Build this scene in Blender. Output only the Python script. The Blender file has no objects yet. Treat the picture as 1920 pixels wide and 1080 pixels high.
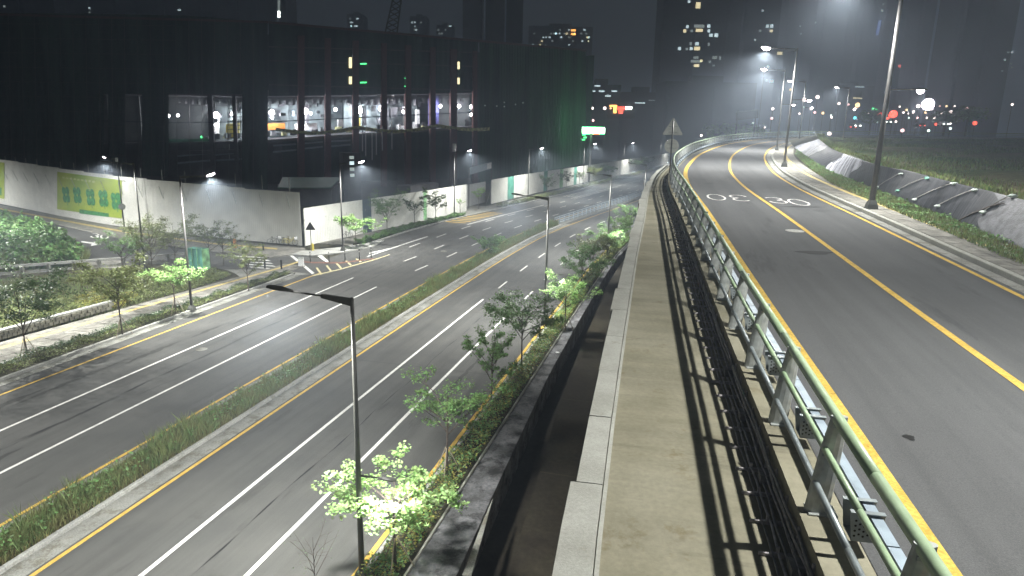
import bpy, bmesh, math, random
import numpy as np
from mathutils import Vector, Matrix
R_ = math.radians
sc = bpy.context.scene
COL = sc.collection
random.seed(7)
rng = np.random.default_rng(11)

# ------------------------------------------------------------------ camera, night sky, exposure
F_PX, CAMZ = 1265.0, 14.5
_up = Vector((110.0, 5280.0, -1265.0)).normalized()          # world up seen in (right, up, forward)
_fw = Vector((0, 0, 1.0))
_Y = (_fw - _up * _fw.dot(_up)).normalized()
_X = _Y.cross(_up)
if _X.x < 0: _X = -_X
cam_d = bpy.data.cameras.new('camera'); cam = bpy.data.objects.new('camera', cam_d); COL.objects.link(cam)
cam_d.sensor_width = 36.0; cam_d.lens = 36.0 * F_PX / 1920.0
cam_d.clip_start = 0.1; cam_d.clip_end = 4000
rows = []
for ax in (_X, _Y, _up): rows.append((ax.x, ax.y, -ax.z))   # world axis expressed in camera axes
cam.matrix_world = Matrix(((rows[0][0], rows[0][1], rows[0][2], 0), (rows[1][0], rows[1][1], rows[1][2], 0),
                           (rows[2][0], rows[2][1], rows[2][2], CAMZ), (0, 0, 0, 1)))
sc.camera = cam

world = bpy.data.worlds.new("World"); sc.world = world; world.use_nodes = True
wn = world.node_tree; wn.nodes.clear()
wo = wn.nodes.new('ShaderNodeOutputWorld'); bgn = wn.nodes.new('ShaderNodeBackground')
tc = wn.nodes.new('ShaderNodeTexCoord'); sx = wn.nodes.new('ShaderNodeSeparateXYZ'); rp = wn.nodes.new('ShaderNodeValToRGB')
wn.links.new(tc.outputs['Generated'], sx.inputs[0]); wn.links.new(sx.outputs['Z'], rp.inputs[0])
rp.color_ramp.elements[0].position = 0.0; rp.color_ramp.elements[0].color = (.072, .082, .088, 1)
rp.color_ramp.elements[1].position = 0.6; rp.color_ramp.elements[1].color = (.056, .062, .066, 1)
wn.links.new(rp.outputs[0], bgn.inputs['Color']); bgn.inputs['Strength'].default_value = 1.0
wn.links.new(bgn.outputs[0], wo.inputs[0])

sc.view_settings.view_transform = 'Standard'; sc.view_settings.look = 'None'
sc.view_settings.exposure = 0.0; sc.view_settings.gamma = 1.0; sc.view_settings.use_curve_mapping = False
cy = sc.cycles
cy.use_denoising = True
cy.max_bounces = 6; cy.diffuse_bounces = 3; cy.glossy_bounces = 2; cy.transmission_bounces = 4; cy.volume_bounces = 0
cy.transparent_max_bounces = 8; cy.sample_clamp_indirect = 4.0; cy.sample_clamp_direct = 0.0
cy.volume_step_rate = 4.0; cy.volume_max_steps = 64
LAMP_W = 13500.0

# ------------------------------------------------------------------ places: a pixel of the photograph met with a real plane
def ray(px, py):
    d = Vector(((px - 960.0) / F_PX, (540.0 - py) / F_PX, 1.0))
    return Vector((d.dot(_X), d.dot(_Y), d.dot(_up)))
def at(px, py, z=0.0, s=0.0):
    d = ray(px, py); t = (z - CAMZ) / (d.z - s * d.y); p = d * t
    return Vector((p.x, p.y, p.z + CAMZ))
def at_dist(px, py, dist):
    d = ray(px, py); t = dist / d.y; p = d * t
    return Vector((p.x, p.y, p.z + CAMZ))
def on_wall(px, py, a, b):                                    # meet a vertical plane through plan points a, b
    d = ray(px, py); n = Vector((b[1] - a[1], a[0] - b[0])); t = (n.x * a[0] + n.y * a[1]) / (n.x * d.x + n.y * d.y)
    p = d * t; return Vector((p.x, p.y, p.z + CAMZ))

# ------------------------------------------------------------------ materials
def mat(name, col, rough=.8, var=.25, scale=3.0, bump=.0, spec=.3, metal=.0, col2=None, isl=0.0, bscale=None, stretch=None, trans=0.0):
    m = bpy.data.materials.new(name); m.use_nodes = True; nt = m.node_tree; b = nt.nodes['Principled BSDF']
    b.inputs['Roughness'].default_value = rough; b.inputs['Metallic'].default_value = metal
    b.inputs['Specular IOR Level'].default_value = spec
    g = nt.nodes.new('ShaderNodeNewGeometry'); src = g.outputs['Position']
    if stretch:
        mp = nt.nodes.new('ShaderNodeMapping'); mp.inputs['Scale'].default_value = stretch[:3]
        if len(stretch) > 3: mp.inputs['Rotation'].default_value = (0, 0, stretch[3])
        nt.links.new(src, mp.inputs[0]); src = mp.outputs[0]
    n1 = nt.nodes.new('ShaderNodeTexNoise'); n1.inputs['Scale'].default_value = scale; n1.inputs['Detail'].default_value = 8; n1.inputs['Roughness'].default_value = .40
    nt.links.new(src, n1.inputs['Vector'])
    r = nt.nodes.new('ShaderNodeValToRGB'); e = r.color_ramp.elements
    c2 = col2 or tuple(c * (1 - var) for c in col); c1 = col if col2 else tuple(min(1, c * (1 + var)) for c in col)
    e[0].position = .33; e[0].color = (*c2, 1); e[1].position = .67; e[1].color = (*c1, 1)
    nt.links.new(n1.outputs['Fac'], r.inputs[0]); out = r.outputs[0]
    if isl:
        hs = nt.nodes.new('ShaderNodeHueSaturation'); mr = nt.nodes.new('ShaderNodeMapRange')
        mr.inputs['To Min'].default_value = 1 - isl; mr.inputs['To Max'].default_value = 1 + isl
        nt.links.new(g.outputs['Random Per Island'], mr.inputs[0]); nt.links.new(mr.outputs[0], hs.inputs['Value'])
        mr2 = nt.nodes.new('ShaderNodeMapRange'); mr2.inputs['To Min'].default_value = .5 - isl * .06; mr2.inputs['To Max'].default_value = .5 + isl * .05
        nt.links.new(g.outputs['Random Per Island'], mr2.inputs[0]); nt.links.new(mr2.outputs[0], hs.inputs['Hue'])
        nt.links.new(out, hs.inputs['Color']); out = hs.outputs[0]
    nt.links.new(out, b.inputs['Base Color'])
    if trans:
        tr = nt.nodes.new('ShaderNodeBsdfTranslucent'); nt.links.new(out, tr.inputs[0]); mx = nt.nodes.new('ShaderNodeMixShader')
        mx.inputs[0].default_value = trans; mo = nt.nodes['Material Output']
        nt.links.new(b.outputs[0], mx.inputs[1]); nt.links.new(tr.outputs[0], mx.inputs[2]); nt.links.new(mx.outputs[0], mo.inputs[0])
    if bump:
        n2 = nt.nodes.new('ShaderNodeTexNoise'); n2.inputs['Scale'].default_value = bscale or scale * 12; n2.inputs['Detail'].default_value = 4
        nt.links.new(src, n2.inputs['Vector']); bp = nt.nodes.new('ShaderNodeBump'); bp.inputs['Strength'].default_value = bump; bp.inputs['Distance'].default_value = .02
        nt.links.new(n2.outputs['Fac'], bp.inputs['Height']); nt.links.new(bp.outputs[0], b.inputs['Normal'])
    return m
def emit(name, col, st):
    m = bpy.data.materials.new(name); m.use_nodes = True; b = m.node_tree.nodes['Principled BSDF']
    b.inputs['Base Color'].default_value = (*[min(1, c) for c in col], 1); b.inputs['Emission Color'].default_value = (*col, 1); b.inputs['Emission Strength'].default_value = st
    m.cycles.emission_sampling = 'NONE'
    return m
def layered(name, base, dark, light, fine=60, big=.35, streak=None, wear=None, rough=.95, bump=.35, grain=.28):
    """asphalt / concrete: aggregate grain, metre-wide patches and drive-line streaks"""
    m = bpy.data.materials.new(name); m.use_nodes = True; nt = m.node_tree; b = nt.nodes['Principled BSDF']; L = nt.links.new
    b.inputs['Roughness'].default_value = rough; b.inputs['Specular IOR Level'].default_value = .12
    g = nt.nodes.new('ShaderNodeNewGeometry')
    def noise(sc_, det=6, vec=None, ro=.6):
        n = nt.nodes.new('ShaderNodeTexNoise'); n.inputs['Scale'].default_value = sc_; n.inputs['Detail'].default_value = det; n.inputs['Roughness'].default_value = ro
        L(vec or g.outputs['Position'], n.inputs['Vector']); return n.outputs['Fac']
    def ramp(f, a, b_, ca, cb):
        r = nt.nodes.new('ShaderNodeValToRGB'); e = r.color_ramp.elements; e[0].position = a; e[1].position = b_; e[0].color = (*ca, 1); e[1].color = (*cb, 1); L(f, r.inputs[0]); return r.outputs[0]
    def mul(a, b_, fac=1.0):
        x = nt.nodes.new('ShaderNodeMix'); x.data_type = 'RGBA'; x.blend_type = 'MULTIPLY'; x.inputs[0].default_value = fac; L(a, x.inputs[6]); L(b_, x.inputs[7]); return x.outputs[2]
    c = ramp(noise(big, 5), .35, .65, dark, light)
    c = mul(c, ramp(noise(fine, 3), .3, .7, (1 - grain,) * 3, (1 + grain,) * 3))
    if streak is not None:
        mp = nt.nodes.new('ShaderNodeMapping'); mp.inputs['Rotation'].default_value = (0, 0, streak); L(g.outputs['Position'], mp.inputs[0])
        mp2 = nt.nodes.new('ShaderNodeMapping'); mp2.inputs['Scale'].default_value = (1.6, .05, 1); L(mp.outputs[0], mp2.inputs[0])
        c = mul(c, ramp(noise(1.0, 4, mp2.outputs[0]), .36, .6, (.86,) * 3, (1.06,) * 3))
        mp3 = nt.nodes.new('ShaderNodeMapping'); mp3.inputs['Scale'].default_value = (.5, .07, 1); L(mp.outputs[0], mp3.inputs[0])
        c = mul(c, ramp(noise(1.7, 7, mp3.outputs[0], .7), .60, .66, (1,) * 3, (.70,) * 3), .8)
    if wear: c = mul(c, ramp(noise(wear[0], 8, ro=.75), wear[1], wear[1] + .1, (1,) * 3, wear[2]))
    L(c, b.inputs['Base Color'])
    bp = nt.nodes.new('ShaderNodeBump'); bp.inputs['Strength'].default_value = bump; bp.inputs['Distance'].default_value = .01
    L(noise(fine * 1.5, 2), bp.inputs['Height']); L(bp.outputs[0], b.inputs['Normal'])
    return m
M = {}
M['asphalt'] = layered('asphalt', 0, (.078, .078, .075), (.094, .093, .088), streak=R_(15), fine=45, grain=.18, wear=(.45, .60, (.80, .79, .76)))
M['asphalt_new'] = layered('asphalt_new', 0, (.080, .081, .083), (.094, .095, .097), streak=R_(11), grain=.2, fine=60, big=.2)
M['concrete'] = layered('concrete', 0, (.185, .172, .122), (.255, .24, .182), fine=14, big=.45, grain=.09, bump=.15, streak=R_(101), wear=(1.1, .58, (.74, .68, .58)))
M['coping'] = layered('coping', 0, (.29, .29, .26), (.37, .37, .34), grain=.10, fine=25, big=1.2, wear=(2.0, .62, (.75, .73, .66)))
M['kerb'] = layered('kerb', 0, (.26, .26, .25), (.36, .36, .34), fine=20, big=.6, wear=(1.2, .55, (.6, .6, .55)))
M['gutter'] = layered('gutter', 0, (.19, .19, .175), (.26, .26, .24), fine=20, big=.8, wear=(1.0, .5, (.6, .57, .5)))
M['paver'] = layered('paver', 0, (.15, .145, .13), (.26, .25, .225), fine=4, big=1.1, wear=(2.5, .58, (.45, .45, .42)))
M['wet'] = layered('wet_pavement', 0, (.06, .06, .06), (.17, .17, .18), fine=8, big=.9, wear=(1.2, .5, (.35, .34, .33)))
M['brown'] = layered('brown_earth', 0, (.018, .015, .012), (.032, .028, .020), fine=5, big=.4)
M['earth'] = layered('earth', 0, (.030, .030, .018), (.055, .050, .032), fine=6, big=.3)
M['soil'] = layered('soil', 0, (.035, .034, .022), (.060, .055, .036), fine=9, big=.8)
M['field'] = layered('field_soil', 0, (.05, .095, .025), (.16, .13, .07), fine=3, big=.12)
M['white'] = layered('road_white', 0, (.55, .55, .53), (.72, .72, .70), fine=25, big=3, wear=(5, .62, (.45, .45, .45)))
M['yellow'] = layered('road_yellow', 0, (.44, .29, .06), (.56, .38, .09), fine=25, big=3, wear=(5, .60, (.45, .42, .4)))
M['pale_yellow'] = mat('pale_yellow_paint', (.52, .46, .26), scale=4, var=.2)
M['tactile'] = mat('tactile_yellow', (.50, .40, .16), scale=4)
M['rail_green'] = mat('rail_green', (.26, .35, .22), rough=.42, var=.10, scale=6, bump=.1, spec=.5)
M['rail_grey'] = mat('rail_grey', (.23, .26, .27), rough=.45, var=.2, scale=5, metal=.3, spec=.5)
M['steel'] = mat('galvanised', (.36, .38, .37), rough=.5, var=.2, scale=9, metal=.4, bump=.1)
M['steel_blue'] = mat('bluish_steel', (.30, .36, .42), rough=.5, var=.15, scale=5, metal=.3)
M['hole'] = mat('dark_hole', (.01, .01, .01), rough=.9)
M['pipe'] = mat('conduit', (.10, .10, .105), rough=.32, var=.4, scale=14, bump=.3, spec=.6)
M['pipe_pale'] = mat('pale_conduit', (.33, .31, .32), rough=.4, var=.45, scale=10, bump=.3)
M['pole'] = mat('pole_grey', (.085, .082, .08), rough=.45, var=.15, scale=3, metal=.35, spec=.5)
M['pole_dark'] = mat('pole_dark', (.055, .056, .05), rough=.45, var=.2, scale=3, spec=.5)
M['lamp_on'] = emit('lamp_glass', (1.0, .86, .93), 60)
M['lamp_warm'] = emit('lamp_glass_warm', (1.0, .80, .74), 6)
M['lamp_pink'] = emit('lamp_glass_pink', (1.0, .55, .55), 4)
M['lamp_amber'] = emit('lamp_glass_amber', (1.0, .62, .28), 4)
M['lamp_cool'] = emit('lamp_glass_cool', (.75, 1.0, .92), 4)
M['hoard'] = mat('hoarding_white', (.74, .74, .70), rough=.55, var=.07, scale=.7, bump=.05)
M['hoard_grey'] = mat('hoarding_grey', (.40, .41, .42), rough=.6, var=.08, scale=.7)
M['hoard_green'] = mat('hoarding_green', (.22, .46, .22), rough=.6, var=.5, scale=1.5)
M['hoard_teal'] = mat('hoarding_teal', (.10, .30, .24), rough=.6, var=.4, scale=.6)
M['hoard_blue'] = mat('hoarding_blue', (.07, .11, .15), rough=.6, var=.3, scale=.6)
M['poster'] = mat('poster_lime', (.42, .50, .07), rough=.6, col2=(.27, .40, .05), scale=.25)
M['poster_leaf'] = mat('poster_leaf', (.06, .26, .09), rough=.6, var=.4, scale=3)
M['poster_ink'] = mat('poster_ink', (.55, .60, .25), rough=.6, var=.1)
M['bark'] = mat('bark', (.07, .055, .045), rough=.9, var=.35, scale=12, bump=.4)
M['stake'] = mat('stake_wood', (.30, .26, .20), rough=.85, var=.25, scale=10)
def leafmat(n, c, **k): return mat(n, c, rough=.5, var=.25, scale=1.5, isl=.45, trans=.35, spec=.35, **k)
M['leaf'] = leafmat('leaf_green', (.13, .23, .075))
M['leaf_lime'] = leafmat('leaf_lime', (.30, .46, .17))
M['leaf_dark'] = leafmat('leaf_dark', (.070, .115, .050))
M['leaf_olive'] = leafmat('leaf_olive', (.17, .20, .075))
M['leaf_yellow'] = leafmat('leaf_yellow', (.30, .28, .07))
M['blade'] = leafmat('grass_blade', (.15, .215, .085), col2=(.20, .20, .085))
M['blade_dry'] = leafmat('grass_dry', (.24, .21, .09))
M['tarp'] = mat('black_tarp', (.030, .031, .037), rough=.5, col2=(.006, .006, .008), scale=1.6, bump=1.0, bscale=3.2, spec=.22, stretch=(.35, 2.4, .35, .15))  # paler streaks in the colour stand in for sheen patches on black plastic
M['tarp_mesh'] = mat('pale_mesh_tarp', (.085, .085, .095), rough=.5, var=.45, scale=3.5, bump=.8, bscale=14, spec=.4, stretch=(1, 1, 1))
M['tarp_shiny'] = mat('grey_sheet', (.50, .50, .56), rough=.32, col2=(.03, .03, .04), scale=1.3, bump=1.0, bscale=3.5, spec=.6, stretch=(.35, 2.4, .35, .15))  # pale tone paints bright sheen into the colour of a black sheet
M['bag'] = mat('sandbag_white', (.50, .56, .52), rough=.7, var=.2, scale=4)
M['bag_teal'] = mat('sandbag_teal', (.22, .45, .36), rough=.7, var=.2, scale=4)
M['rope'] = mat('rope', (.35, .33, .32), rough=.9)
M['net'] = mat('scaffold_net', (.036, .064, .052), rough=.9, var=.45, scale=.35, spec=.1, stretch=(1.6, 1.6, .06))
M['net_green'] = mat('scaffold_net_green', (.034, .085, .050), rough=.9, var=.5, scale=.35, spec=.1, stretch=(1.6, 1.6, .06))
M['column'] = mat('red_oxide_column', (.13, .06, .058), rough=.7, var=.2)
M['slab'] = mat('slab_concrete', (.10, .10, .11), rough=.9, var=.3, scale=.5)
M['inner'] = mat('inner_wall', (.19, .23, .24), rough=.8, var=.55, scale=.5)
M['inner_grey'] = mat('inner_grey_wall', (.10, .11, .11), rough=.8, var=.2, scale=.6)
M['black'] = mat('black_paint', (.012, .012, .012), rough=.6)
M['green_tarp'] = mat('green_tarpaulin', (.03, .15, .09), rough=.6, var=.3)
M['blue_wall'] = mat('blue_wall', (.12, .12, .35), rough=.7)
M['yellow_paint'] = mat('yellow_paint', (.62, .52, .08), rough=.5, var=.15)
M['orange'] = mat('orange_paint', (.60, .20, .04), rough=.5)
M['netting_yellow'] = mat('safety_net', (.70, .68, .36), rough=.8, var=.5, scale=2)
M['white_paint'] = mat('white_paint', (.70, .70, .70), rough=.5, var=.06)
M['sign_back'] = mat('sign_back', (.55, .56, .52), rough=.45, var=.12, metal=.3)
M['tower_a'] = mat('tower_wall', (.10, .105, .11), rough=.9, var=.1, scale=.02)
M['tower_b'] = mat('tower_wall_dark', (.035, .037, .04), rough=.9, var=.1, scale=.02)
M['tower_c'] = mat('tower_wall_pale', (.20, .205, .21), rough=.9, var=.1, scale=.02)
M['win_warm'] = emit('window_warm', (1.0, .85, .50), 1.9)
M['win_cool'] = emit('window_cool', (.75, .95, 1.0), 1.7)
M['win_dim'] = emit('window_dim', (.65, .75, .72), .6)
M['win_blue'] = emit('window_blue', (.28, .42, 1.0), 1.6)
M['red_on'] = emit('red_light', (1.0, .10, .06), 4)
M['green_on'] = emit('green_light', (.10, 1.0, .30), 3)
M['teal_on'] = emit('teal_light', (.1, .7, .8), 5)
M['neon_white'] = emit('neon_white', (.92, 1.0, .92), 14)
M['neon_orange'] = emit('neon_orange', (1.0, .45, .10), 6)
M['window_work'] = emit('work_light_glass', (1.0, .92, .95), 40)
M['redbrown'] = mat('kerb_red', (.16, .07, .045), rough=.8)
M['field_blade'] = leafmat('field_blade', (.15, .24, .07), col2=(.17, .15, .07))
M['stone'] = mat('stone', (.13, .125, .10), rough=.9, var=.45, scale=2.5, bump=.6)

# ------------------------------------------------------------------ mesh helpers
class MB:
    def __init__(s): s.v = []; s.f = []
    def quadv(s, *p):
        n = len(s.v); s.v += [tuple(q) for q in p]; s.f.append(tuple(range(n, n + len(p)))); return s
    def box(s, c, d, rz=0.0, rx=0.0, ry=0.0):
        n = len(s.v); m = Matrix.Rotation(rz, 3, 'Z') @ Matrix.Rotation(ry, 3, 'Y') @ Matrix.Rotation(rx, 3, 'X'); c = Vector(c)
        for k in range(8):
            s.v.append(tuple(c + m @ Vector((((k & 1) - .5) * d[0], ((k >> 1 & 1) - .5) * d[1], ((k >> 2) - .5) * d[2]))))
        for q in ((0, 2, 3, 1), (4, 5, 7, 6), (0, 1, 5, 4), (2, 6, 7, 3), (0, 4, 6, 2), (1, 3, 7, 5)): s.f.append(tuple(n + i for i in q))
        return s
    def tube(s, pts, r, n=8, cap=True):
        pts = [Vector(p) for p in pts]; rr = r if isinstance(r, (list, tuple)) else [r] * len(pts); base = len(s.v); prev = None
        for i, p in enumerate(pts):
            d = (pts[min(i + 1, len(pts) - 1)] - pts[max(i - 1, 0)]).normalized()
            a = d.cross(Vector((0, 0, 1)) if abs(d.z) < .9 else Vector((1, 0, 0))).normalized()
            if prev is not None:
                a = (prev - d * prev.dot(d)).normalized()
            prev = a; b = d.cross(a)
            for k in range(n):
                t = 2 * math.pi * k / n; s.v.append(tuple(p + (a * math.cos(t) + b * math.sin(t)) * rr[i]))
        for i in range(len(pts) - 1):
            for k in range(n):
                s.f.append((base + i * n + k, base + i * n + (k + 1) % n, base + (i + 1) * n + (k + 1) % n, base + (i + 1) * n + k))
        if cap:
            s.f.append(tuple(base + k for k in reversed(range(n)))); s.f.append(tuple(base + (len(pts) - 1) * n + k for k in range(n)))
        return s
    def prism(s, poly, z0, z1):
        n = len(s.v); k = len(poly)
        s.v += [(p[0], p[1], z0) for p in poly] + [(p[0], p[1], z1) for p in poly]
        s.f.append(tuple(n + i for i in reversed(range(k)))); s.f.append(tuple(n + k + i for i in range(k)))
        for i in range(k): s.f.append((n + i, n + (i + 1) % k, n + k + (i + 1) % k, n + k + i))
        return s
    def slabpoly(s, pts, thick):                                 # planar polygon in 3D with thickness vector
        n = len(s.v); k = len(pts); t = Vector(thick)
        s.v += [tuple(p) for p in pts] + [tuple(Vector(p) + t) for p in pts]
        s.f.append(tuple(n + i for i in range(k))); s.f.append(tuple(n + k + i for i in reversed(range(k))))
        for i in range(k): s.f.append((n + i, n + k + i, n + k + (i + 1) % k, n + (i + 1) % k))
        return s
    def build(s, name, m, parent=None, smooth=False, origin=None):
        me = bpy.data.meshes.new(name); o = origin if origin is not None else (parent.location if parent is not None and parent.parent is None and s_world(parent) else Vector((0, 0, 0)))
        a = np.array(s.v, dtype=np.float64).reshape(-1, 3) - np.array(o)
        me.from_pydata(a.tolist(), [], s.f); me.materials.append(M[m] if isinstance(m, str) else m)
        if smooth: me.polygons.foreach_set('use_smooth', [True] * len(me.polygons))
        ob = bpy.data.objects.new(name, me); COL.objects.link(ob)
        if parent is not None: ob.parent = parent
        elif origin is not None: ob.location = origin
        return ob
def s_world(p): return bool(p.get('_w'))
def thing(name, label, cat, loc=(0, 0, 0), rz=0, group=None, worldpts=False):
    o = bpy.data.objects.new(name, None); COL.objects.link(o); o.location = loc; o.rotation_euler = (0, 0, rz); o.empty_display_size = .3
    o['label'] = label; o['category'] = cat
    if group: o['group'] = group
    if worldpts: o['_w'] = 1
    return o
def tag(o, label, cat, group=None):
    o['label'] = label; o['category'] = cat
    if group: o['group'] = group
    return o
def structure(o): o['kind'] = 'structure'; return o
def stuff(o, label=None, cat=None):
    o['kind'] = 'stuff'
    if label: o['label'] = label; o['category'] = cat
    return o
def copy_tree(o, parent=None):
    c = o.copy(); COL.objects.link(c)
    if parent is not None: c.parent = parent
    for ch in list(o.children): copy_tree(ch, c)
    return c
def place(root, loc, rz, label, group=None, first=[set()]):
    if root.name in first[0]: o = copy_tree(root)
    else: o = root; first[0].add(root.name)
    o.location = loc; o.rotation_euler = (0, 0, rz); o['label'] = label
    if group: o['group'] = group
    return o

# ------------------------------------------------------------------ plan curves
class Curve:
    def __init__(s, P, n=10):
        P = [np.array(p[:2], float) for p in P]; P = [2 * P[0] - P[1]] + P + [2 * P[-1] - P[-2]]; o = []
        for i in range(1, len(P) - 2):
            a, b, c, d = P[i - 1:i + 3]
            for k in range(n):
                t = k / n; o.append(.5 * ((2 * b) + (c - a) * t + (2 * a - 5 * b + 4 * c - d) * t * t + (-a + 3 * b - 3 * c + d) * t ** 3))
        o.append(P[-2]); s.p = np.array(o); seg = np.diff(s.p, axis=0); s.L = np.concatenate([[0], np.cumsum(np.hypot(seg[:, 0], seg[:, 1]))])
        g = np.gradient(s.p, axis=0); g /= np.hypot(g[:, 0], g[:, 1])[:, None]; s.n = np.stack([-g[:, 1], g[:, 0]], 1); s.len = s.L[-1]
    def pt(s, d, off=0.0):
        x = np.interp(d, s.L, s.p[:, 0]); y = np.interp(d, s.L, s.p[:, 1]); nx = np.interp(d, s.L, s.n[:, 0]); ny = np.interp(d, s.L, s.n[:, 1])
        return (x + nx * off, y + ny * off)
    def head(s, d): return math.atan2(np.interp(d, s.L, s.n[:, 1]), np.interp(d, s.L, s.n[:, 0]))   # angle of the left normal
    def s_at(s, x, y): return float(s.L[np.argmin(np.hypot(s.p[:, 0] - x, s.p[:, 1] - y))])
def hd(a): return np.array([math.sin(R_(a)), math.cos(R_(a))])
P = [np.array([-15.4, 19.])]
for a in (14.2, 14.5, 15.2, 18, 23.3, 24.5, 24, 23, 23, 23, 23, 23, 23, 23, 23, 23, 23, 23): P.append(P[-1] + 20 * hd(a))
LOW = Curve([P[0] - 40 * hd(13.5), P[0] - 20 * hd(14)] + P)
UPC = Curve([(-3.8, -40), (-.3, -20), (3.2, 0), (4.15, 5.6), (4.75, 9.0), (5.8, 15), (8.4, 29.3), (10.9, 43.2), (14.4, 56.9), (21.2, 77), (31.6, 101), (44, 121), (60, 137), (80, 149), (105, 156), (140, 160)])
zlow = lambda x, y: 0.0
zup = lambda x, y: 10.3 + .024 * min(y, 175)
def val(f, s): return f(s) if callable(f) else f
def ribbon(mb, cur, s0, s1, o0, o1, dz, zf=zlow, step=2.0, side=None):
    """flat strip between two offsets of a curve; side gives the depth of its vertical edges"""
    n = max(1, int(math.ceil((s1 - s0) / step))); prev = None
    for i in range(n + 1):
        s = s0 + (s1 - s0) * i / n; a = cur.pt(s, val(o0, s)); b = cur.pt(s, val(o1, s))
        za = zf(*a) + dz; zb = zf(*b) + dz; A = (a[0], a[1], za); B = (b[0], b[1], zb)
        if prev:
            pa, pb = prev; mb.quadv(pa, pb, B, A)
            if side:
                mb.quadv(pa, A, (A[0], A[1], A[2] - side), (pa[0], pa[1], pa[2] - side)); mb.quadv(pb, (pb[0], pb[1], pb[2] - side), (B[0], B[1], B[2] - side), B)
        if side and i in (0, n): mb.quadv(A, B, (B[0], B[1], B[2] - side), (A[0], A[1], A[2] - side))
        prev = (A, B)
    return mb
def strip(name, cur, s0, s1, o0, o1, dz, m, zf=zlow, side=None, step=2.0, parent=None, origin=None):
    return ribbon(MB(), cur, s0, s1, o0, o1, dz, zf, step, side).build(name, m, parent, origin=origin)
def polysheet(name, px, z, m, side=None, s=0.0):
    mb = MB(); pts = [at(x, y, z, s) for x, y in px]; mb.quadv(*pts)
    if side:
        for i in range(len(pts)):
            a, b = pts[i], pts[(i + 1) % len(pts)]; mb.quadv(a, (a.x, a.y, a.z - side), (b.x, b.y, b.z - side), b)
    return structure(mb.build(name, m))
# kerb blocks as pieces: shared mesh, laid along a curve
def kerb_run(name, cur, s0, s1, off, w, h, m, zf, length=1.0, gap=.012, parent=None, pname='kerb_stone', zoff=0.0, limit=290, chamf=.02):
    par = structure(bpy.data.objects.new(name, None)) if parent is None else parent
    if parent is None: COL.objects.link(par)
    b = MB(); L = length - gap
    prof = [(-w / 2, -.1), (w / 2, -.1), (w / 2, h - chamf), (w / 2 - chamf, h), (-w / 2 + chamf, h), (-w / 2, h - chamf)]
    n = len(prof)
    for y in (-L / 2, L / 2): b.v += [(p[0], y, p[1]) for p in prof]
    b.f.append(tuple(range(n))); b.f.append(tuple(n + i for i in reversed(range(n))))
    for i in range(n): b.f.append((i, n + i, n + (i + 1) % n, (i + 1) % n))
    me = None; s = s0; k = 0
    while s < s1 - length * .5 and k < limit:
        x, y = cur.pt(s + length / 2, val(off, s)); z = zf(x, y) + zoff; x2, y2 = cur.pt(s + length / 2 + .5, val(off, s + .5)); z2 = zf(x2, y2) + zoff
        if me is None:
            o = b.build(pname, m, par); me = o.data
        else:
            o = bpy.data.objects.new(pname, me); COL.objects.link(o); o.parent = par
        o.location = (x, y, z + random.uniform(-.004, .004)); o.rotation_euler = (math.atan2(z2 - z, .5), 0, math.atan2(-(x2 - x), y2 - y) + random.uniform(-.004, .004))
        s += length; k += 1
    if s < s1 - 1:
        q = strip(pname, cur, s, s1, (lambda t: val(off, t) + w / 2), (lambda t: val(off, t) - w / 2), h + zoff, m, zf, side=h, parent=par); q['kind'] = 'stuff'
    return par

# ================================================================== GROUND AND LOWER ROAD
g = MB(); g.quadv((-690, -48, -1.6), (690, -48, -1.6), (690, 1100, -1.6), (-690, 1100, -1.6)); structure(g.build('ground', 'earth'))
S0, S1 = 2.0, 330.0
def farmed(s): return 14.9 + np.interp(s, [0, 82, 95, 340], [0, 0, -3.4, -4.6])   # outer edge line on the far side
# roadbed under everything on the lower level
structure(strip('lower_ground', LOW, S0, 360, 95, -11.9, -.03, 'soil', side=1.4))
structure(strip('lower_road', LOW, S0, 360, 18.1, -10.9, 0.0, 'asphalt'))
# lane lines
def line(name, cur, s0, s1, off, w, m, zf=zlow, dz=.006, par=None):
    return strip(name, cur, s0, s1, (lambda s: val(off, s) + w / 2), (lambda s: val(off, s) - w / 2), dz, m, zf, step=1.5, parent=par)
structure(line('edge_line', LOW, S0, 84, 15.0, .16, 'yellow'))
structure(line('lane_line', LOW, S0, 83.0, 10.95, .16, 'white'))
structure(line('lane_line', LOW, S0, 80.3, 7.2, .16, 'white'))
structure(line('median_line', LOW, S0, 300, 3.62, .17, 'yellow'))
structure(line('median_line', LOW, S0, 300, 0, .17, 'yellow'))
structure(line('lane_line', LOW, S0, 79.2, -3.35, .17, 'white'))
structure(line('lane_line', LOW, S0, 74.5, -6.62, .17, 'white'))
structure(line('edge_line', LOW, S0, 300, -10.0, .19, 'yellow'))
def dashes(s0, s1, off, on=3.0, gapl=5.0, w=.16):
    s = s0
    while s < s1: structure(line('lane_dash', LOW, s, s + on, off, w, 'white')); s += on + gapl
dashes(83.6, 250, lambda s: -3.45); dashes(80.5, 150, lambda s: -6.7)
dashes(88, 250, lambda s: np.interp(s, [80, 95, 300], [7.1, 6.3, 5.6])); dashes(92, 250, lambda s: np.interp(s, [80, 95, 300], [10.4, 9.6, 8.6]))
dashes(92, 250, lambda s: np.interp(s, [80, 95, 300], [13.4, 12.9, 11.4]))
for a, b in ((84, 108), (111, 150), (156, 230)):                  # near continuous far edge line
    structure(line('edge_line', LOW, a + 9, b, lambda s: np.interp(s, [80, 94, 124, 300], [15.0, 14.6, 13.6, 12.4]), .22, 'white'))
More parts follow.
